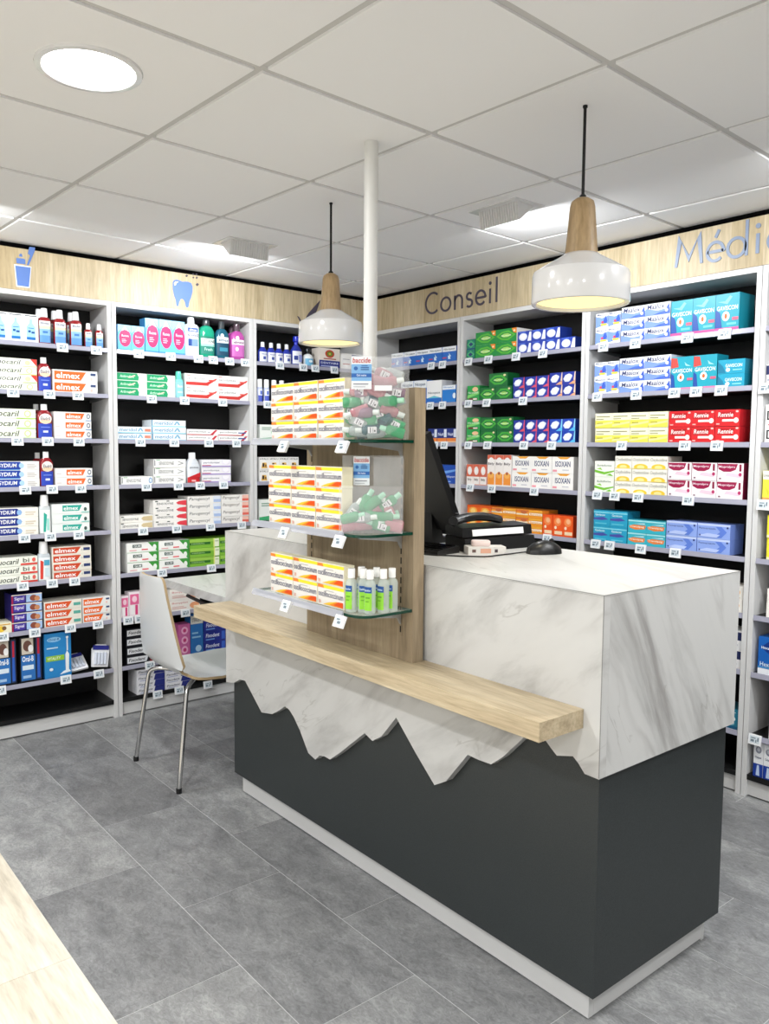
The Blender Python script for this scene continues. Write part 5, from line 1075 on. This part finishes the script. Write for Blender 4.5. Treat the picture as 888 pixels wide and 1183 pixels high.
# ================================================================ POLE, PENDANTS
mb = MB(); mb.lathe([(.0215, 0), (.0215, ZC-CT-.0005)], 28); mb.lathe([(.03, 0), (.03, .004)], 28); po = mb.build('support_pole', 'pole', None, True); po.location = (2.012, 1.125, CT)
tag(po, 'slim white pole from counter top up to the ceiling', 'pole')
def pendant(x, y, rim_z, k, label):
    t = thing('pendant_lamp', label, 'pendant lamp', (x, y, rim_z), 0, 'white and wood pendant lamps')
    mb = MB(); mb.lathe([(.0042, .292*k), (.0042, ZC-rim_z-.004)], 8); mb.build('cord', 'cord', t, True)
    mb = MB(); mb.lathe([(.0065, ZC-rim_z-.006), (.0065, ZC-rim_z-.0005)], 16); mb.build('ceiling_rose', 'cord', t, True)
    mb = MB(); mb.lathe([(.009, .284*k), (.009, .292*k), (.004, .297*k)], 14); mb.build('cord_grip', 'cord', t, True)
    s_ = k
    mb = MB(); mb.lathe([(.045*s_, .134*s_), (.043*s_, .15*s_), (.034*s_, .262*s_), (.030*s_, .276*s_), (.017*s_, .285*s_), (.001, .286*s_)], 36); mb.build('wooden_neck', 'wood_lamp', t, True)
    outer = [(.1315, .0), (.1335, .006), (.132, .075), (.129, .085), (.105, .1), (.056, .128), (.047, .135), (.03, .1375)]
    inner = [(.03, .13), (.05, .122), (.1, .094), (.119, .075), (.1195, .004), (.121, .0)]
    mb = MB(); mb.lathe([(r*s_, z*s_) for r, z in inner+[(.126, -.0015)]+outer], 56, cap0=False, cap1=False); mb.build('shade', 'white_paint', t, True)
    mb = MB(); mb.lathe([(.119*s_, .009*s_), (.06*s_, .0075*s_), (.001, .007*s_)], 48, cap0=False); mb.build('diffuser', 'pend_glow', t, True)
    area('lamp_light', (0, 0, -.004), (0, 0, -1), .2*s_, .2*s_, P_PEND, (1, .9, .66), 'DISK', t)
pendant(1.433, 1.388, 1.792, .93, 'white pendant lamp with wooden neck beside the white pole')
pendant(2.596, 1.402, 1.792, 1.0, 'white pendant lamp with wooden neck over the free counter end')

# ================================================================ CHAIR
ch = thing('chair', 'white plywood shell chair with chrome legs at the side desk', 'chair', (.835, 1.16, 0))
# profile from back top to seat front: (y, z, half width)
prof = [(-.262, .862, .095), (-.262, .856, .112), (-.260, .84, .120), (-.254, .78, .132), (-.245, .70, .152), (-.236, .62, .174), (-.226, .55, .192), (-.216, .505, .201), (-.211, .494, .197), (-.206, .487, .158), (-.190, .468, .152), (-.168, .455, .156), (-.160, .452, .190), (-.145, .448, .198), (-.11, .443, .204), (-.04, .438, .206), (.06, .439, .203), (.14, .444, .196), (.20, .446, .182), (.225, .441, .16), (.236, .433, .12)]
nx = 12; th = .011; mb = MB(); n = len(prof)
for layer in (0, 1):
    for i, (y, z, hw_) in enumerate(prof):
        a = prof[max(i-1, 0)]; b = prof[min(i+1, n-1)]; t = Vector((0, b[0]-a[0], b[1]-a[1])).normalized(); nn = Vector((0, -t.z, t.y))   # shell normal
        if nn.z < 0 or (abs(nn.z) < .3 and nn.y < 0): nn = -nn
        for k in range(nx+1):
            u = -1+2*k/nx; curve = (.016*(u*u) if z > .5 else .006*u*u)
            p = Vector((hw_*u, y, z)) + nn*(curve - (th if layer else 0)); mb.v.append(tuple(p))
W1 = nx+1; N1 = n*W1
for i in range(n-1):
    for k in range(nx):
        a = i*W1+k; mb.face((a, a+W1, a+W1+1, a+1), 0); mb.face((N1+a, N1+a+1, N1+a+W1+1, N1+a+W1), 0)
for i in range(n-1):
    for k in (0, nx):
        a = i*W1+k; mb.face((a, N1+a, N1+a+W1, a+W1) if k == 0 else (a, a+W1, N1+a+W1, N1+a), 1)
for k in range(nx):
    mb.face((k, k+1, N1+k+1, N1+k), 1); a = (n-1)*W1+k; mb.face((a, N1+a, N1+a+1, a+1), 1)
o = mb.build('seat_shell', ['shell', 'ply'], ch, True); o['label'] = 'white one-piece back and seat with plywood edge'
for sx in (-1, 1):
    for sy, fy in ((-1, -.243), (1, .285)):
        foot = (sx*.217, fy, .006)
        pts = [(sx*.03, sy*.06, .418), (sx*.16, sy*.165+(.03 if sy > 0 else 0), .420), (sx*.186, sy*.19+(.04 if sy > 0 else 0), .405), foot]
        mb = MB(); mb.tube(smooth_path(pts, .035, 6), .0095, 10); lg = mb.build('leg', 'chrome', ch, True)
        mb = MB(); mb.lathe([(.0115, .0), (.0115, .02)], 12, foot[0], foot[1]); mb.build('foot_cap', 'rubber', lg, True)
mb = MB(); mb.box(-.09, -.09, .412, .09, .09, .4285); mb.build('seat_mount', 'black_plastic', ch)
print('products', N_PRODUCT[0], 'objects', len(bpy.data.objects))
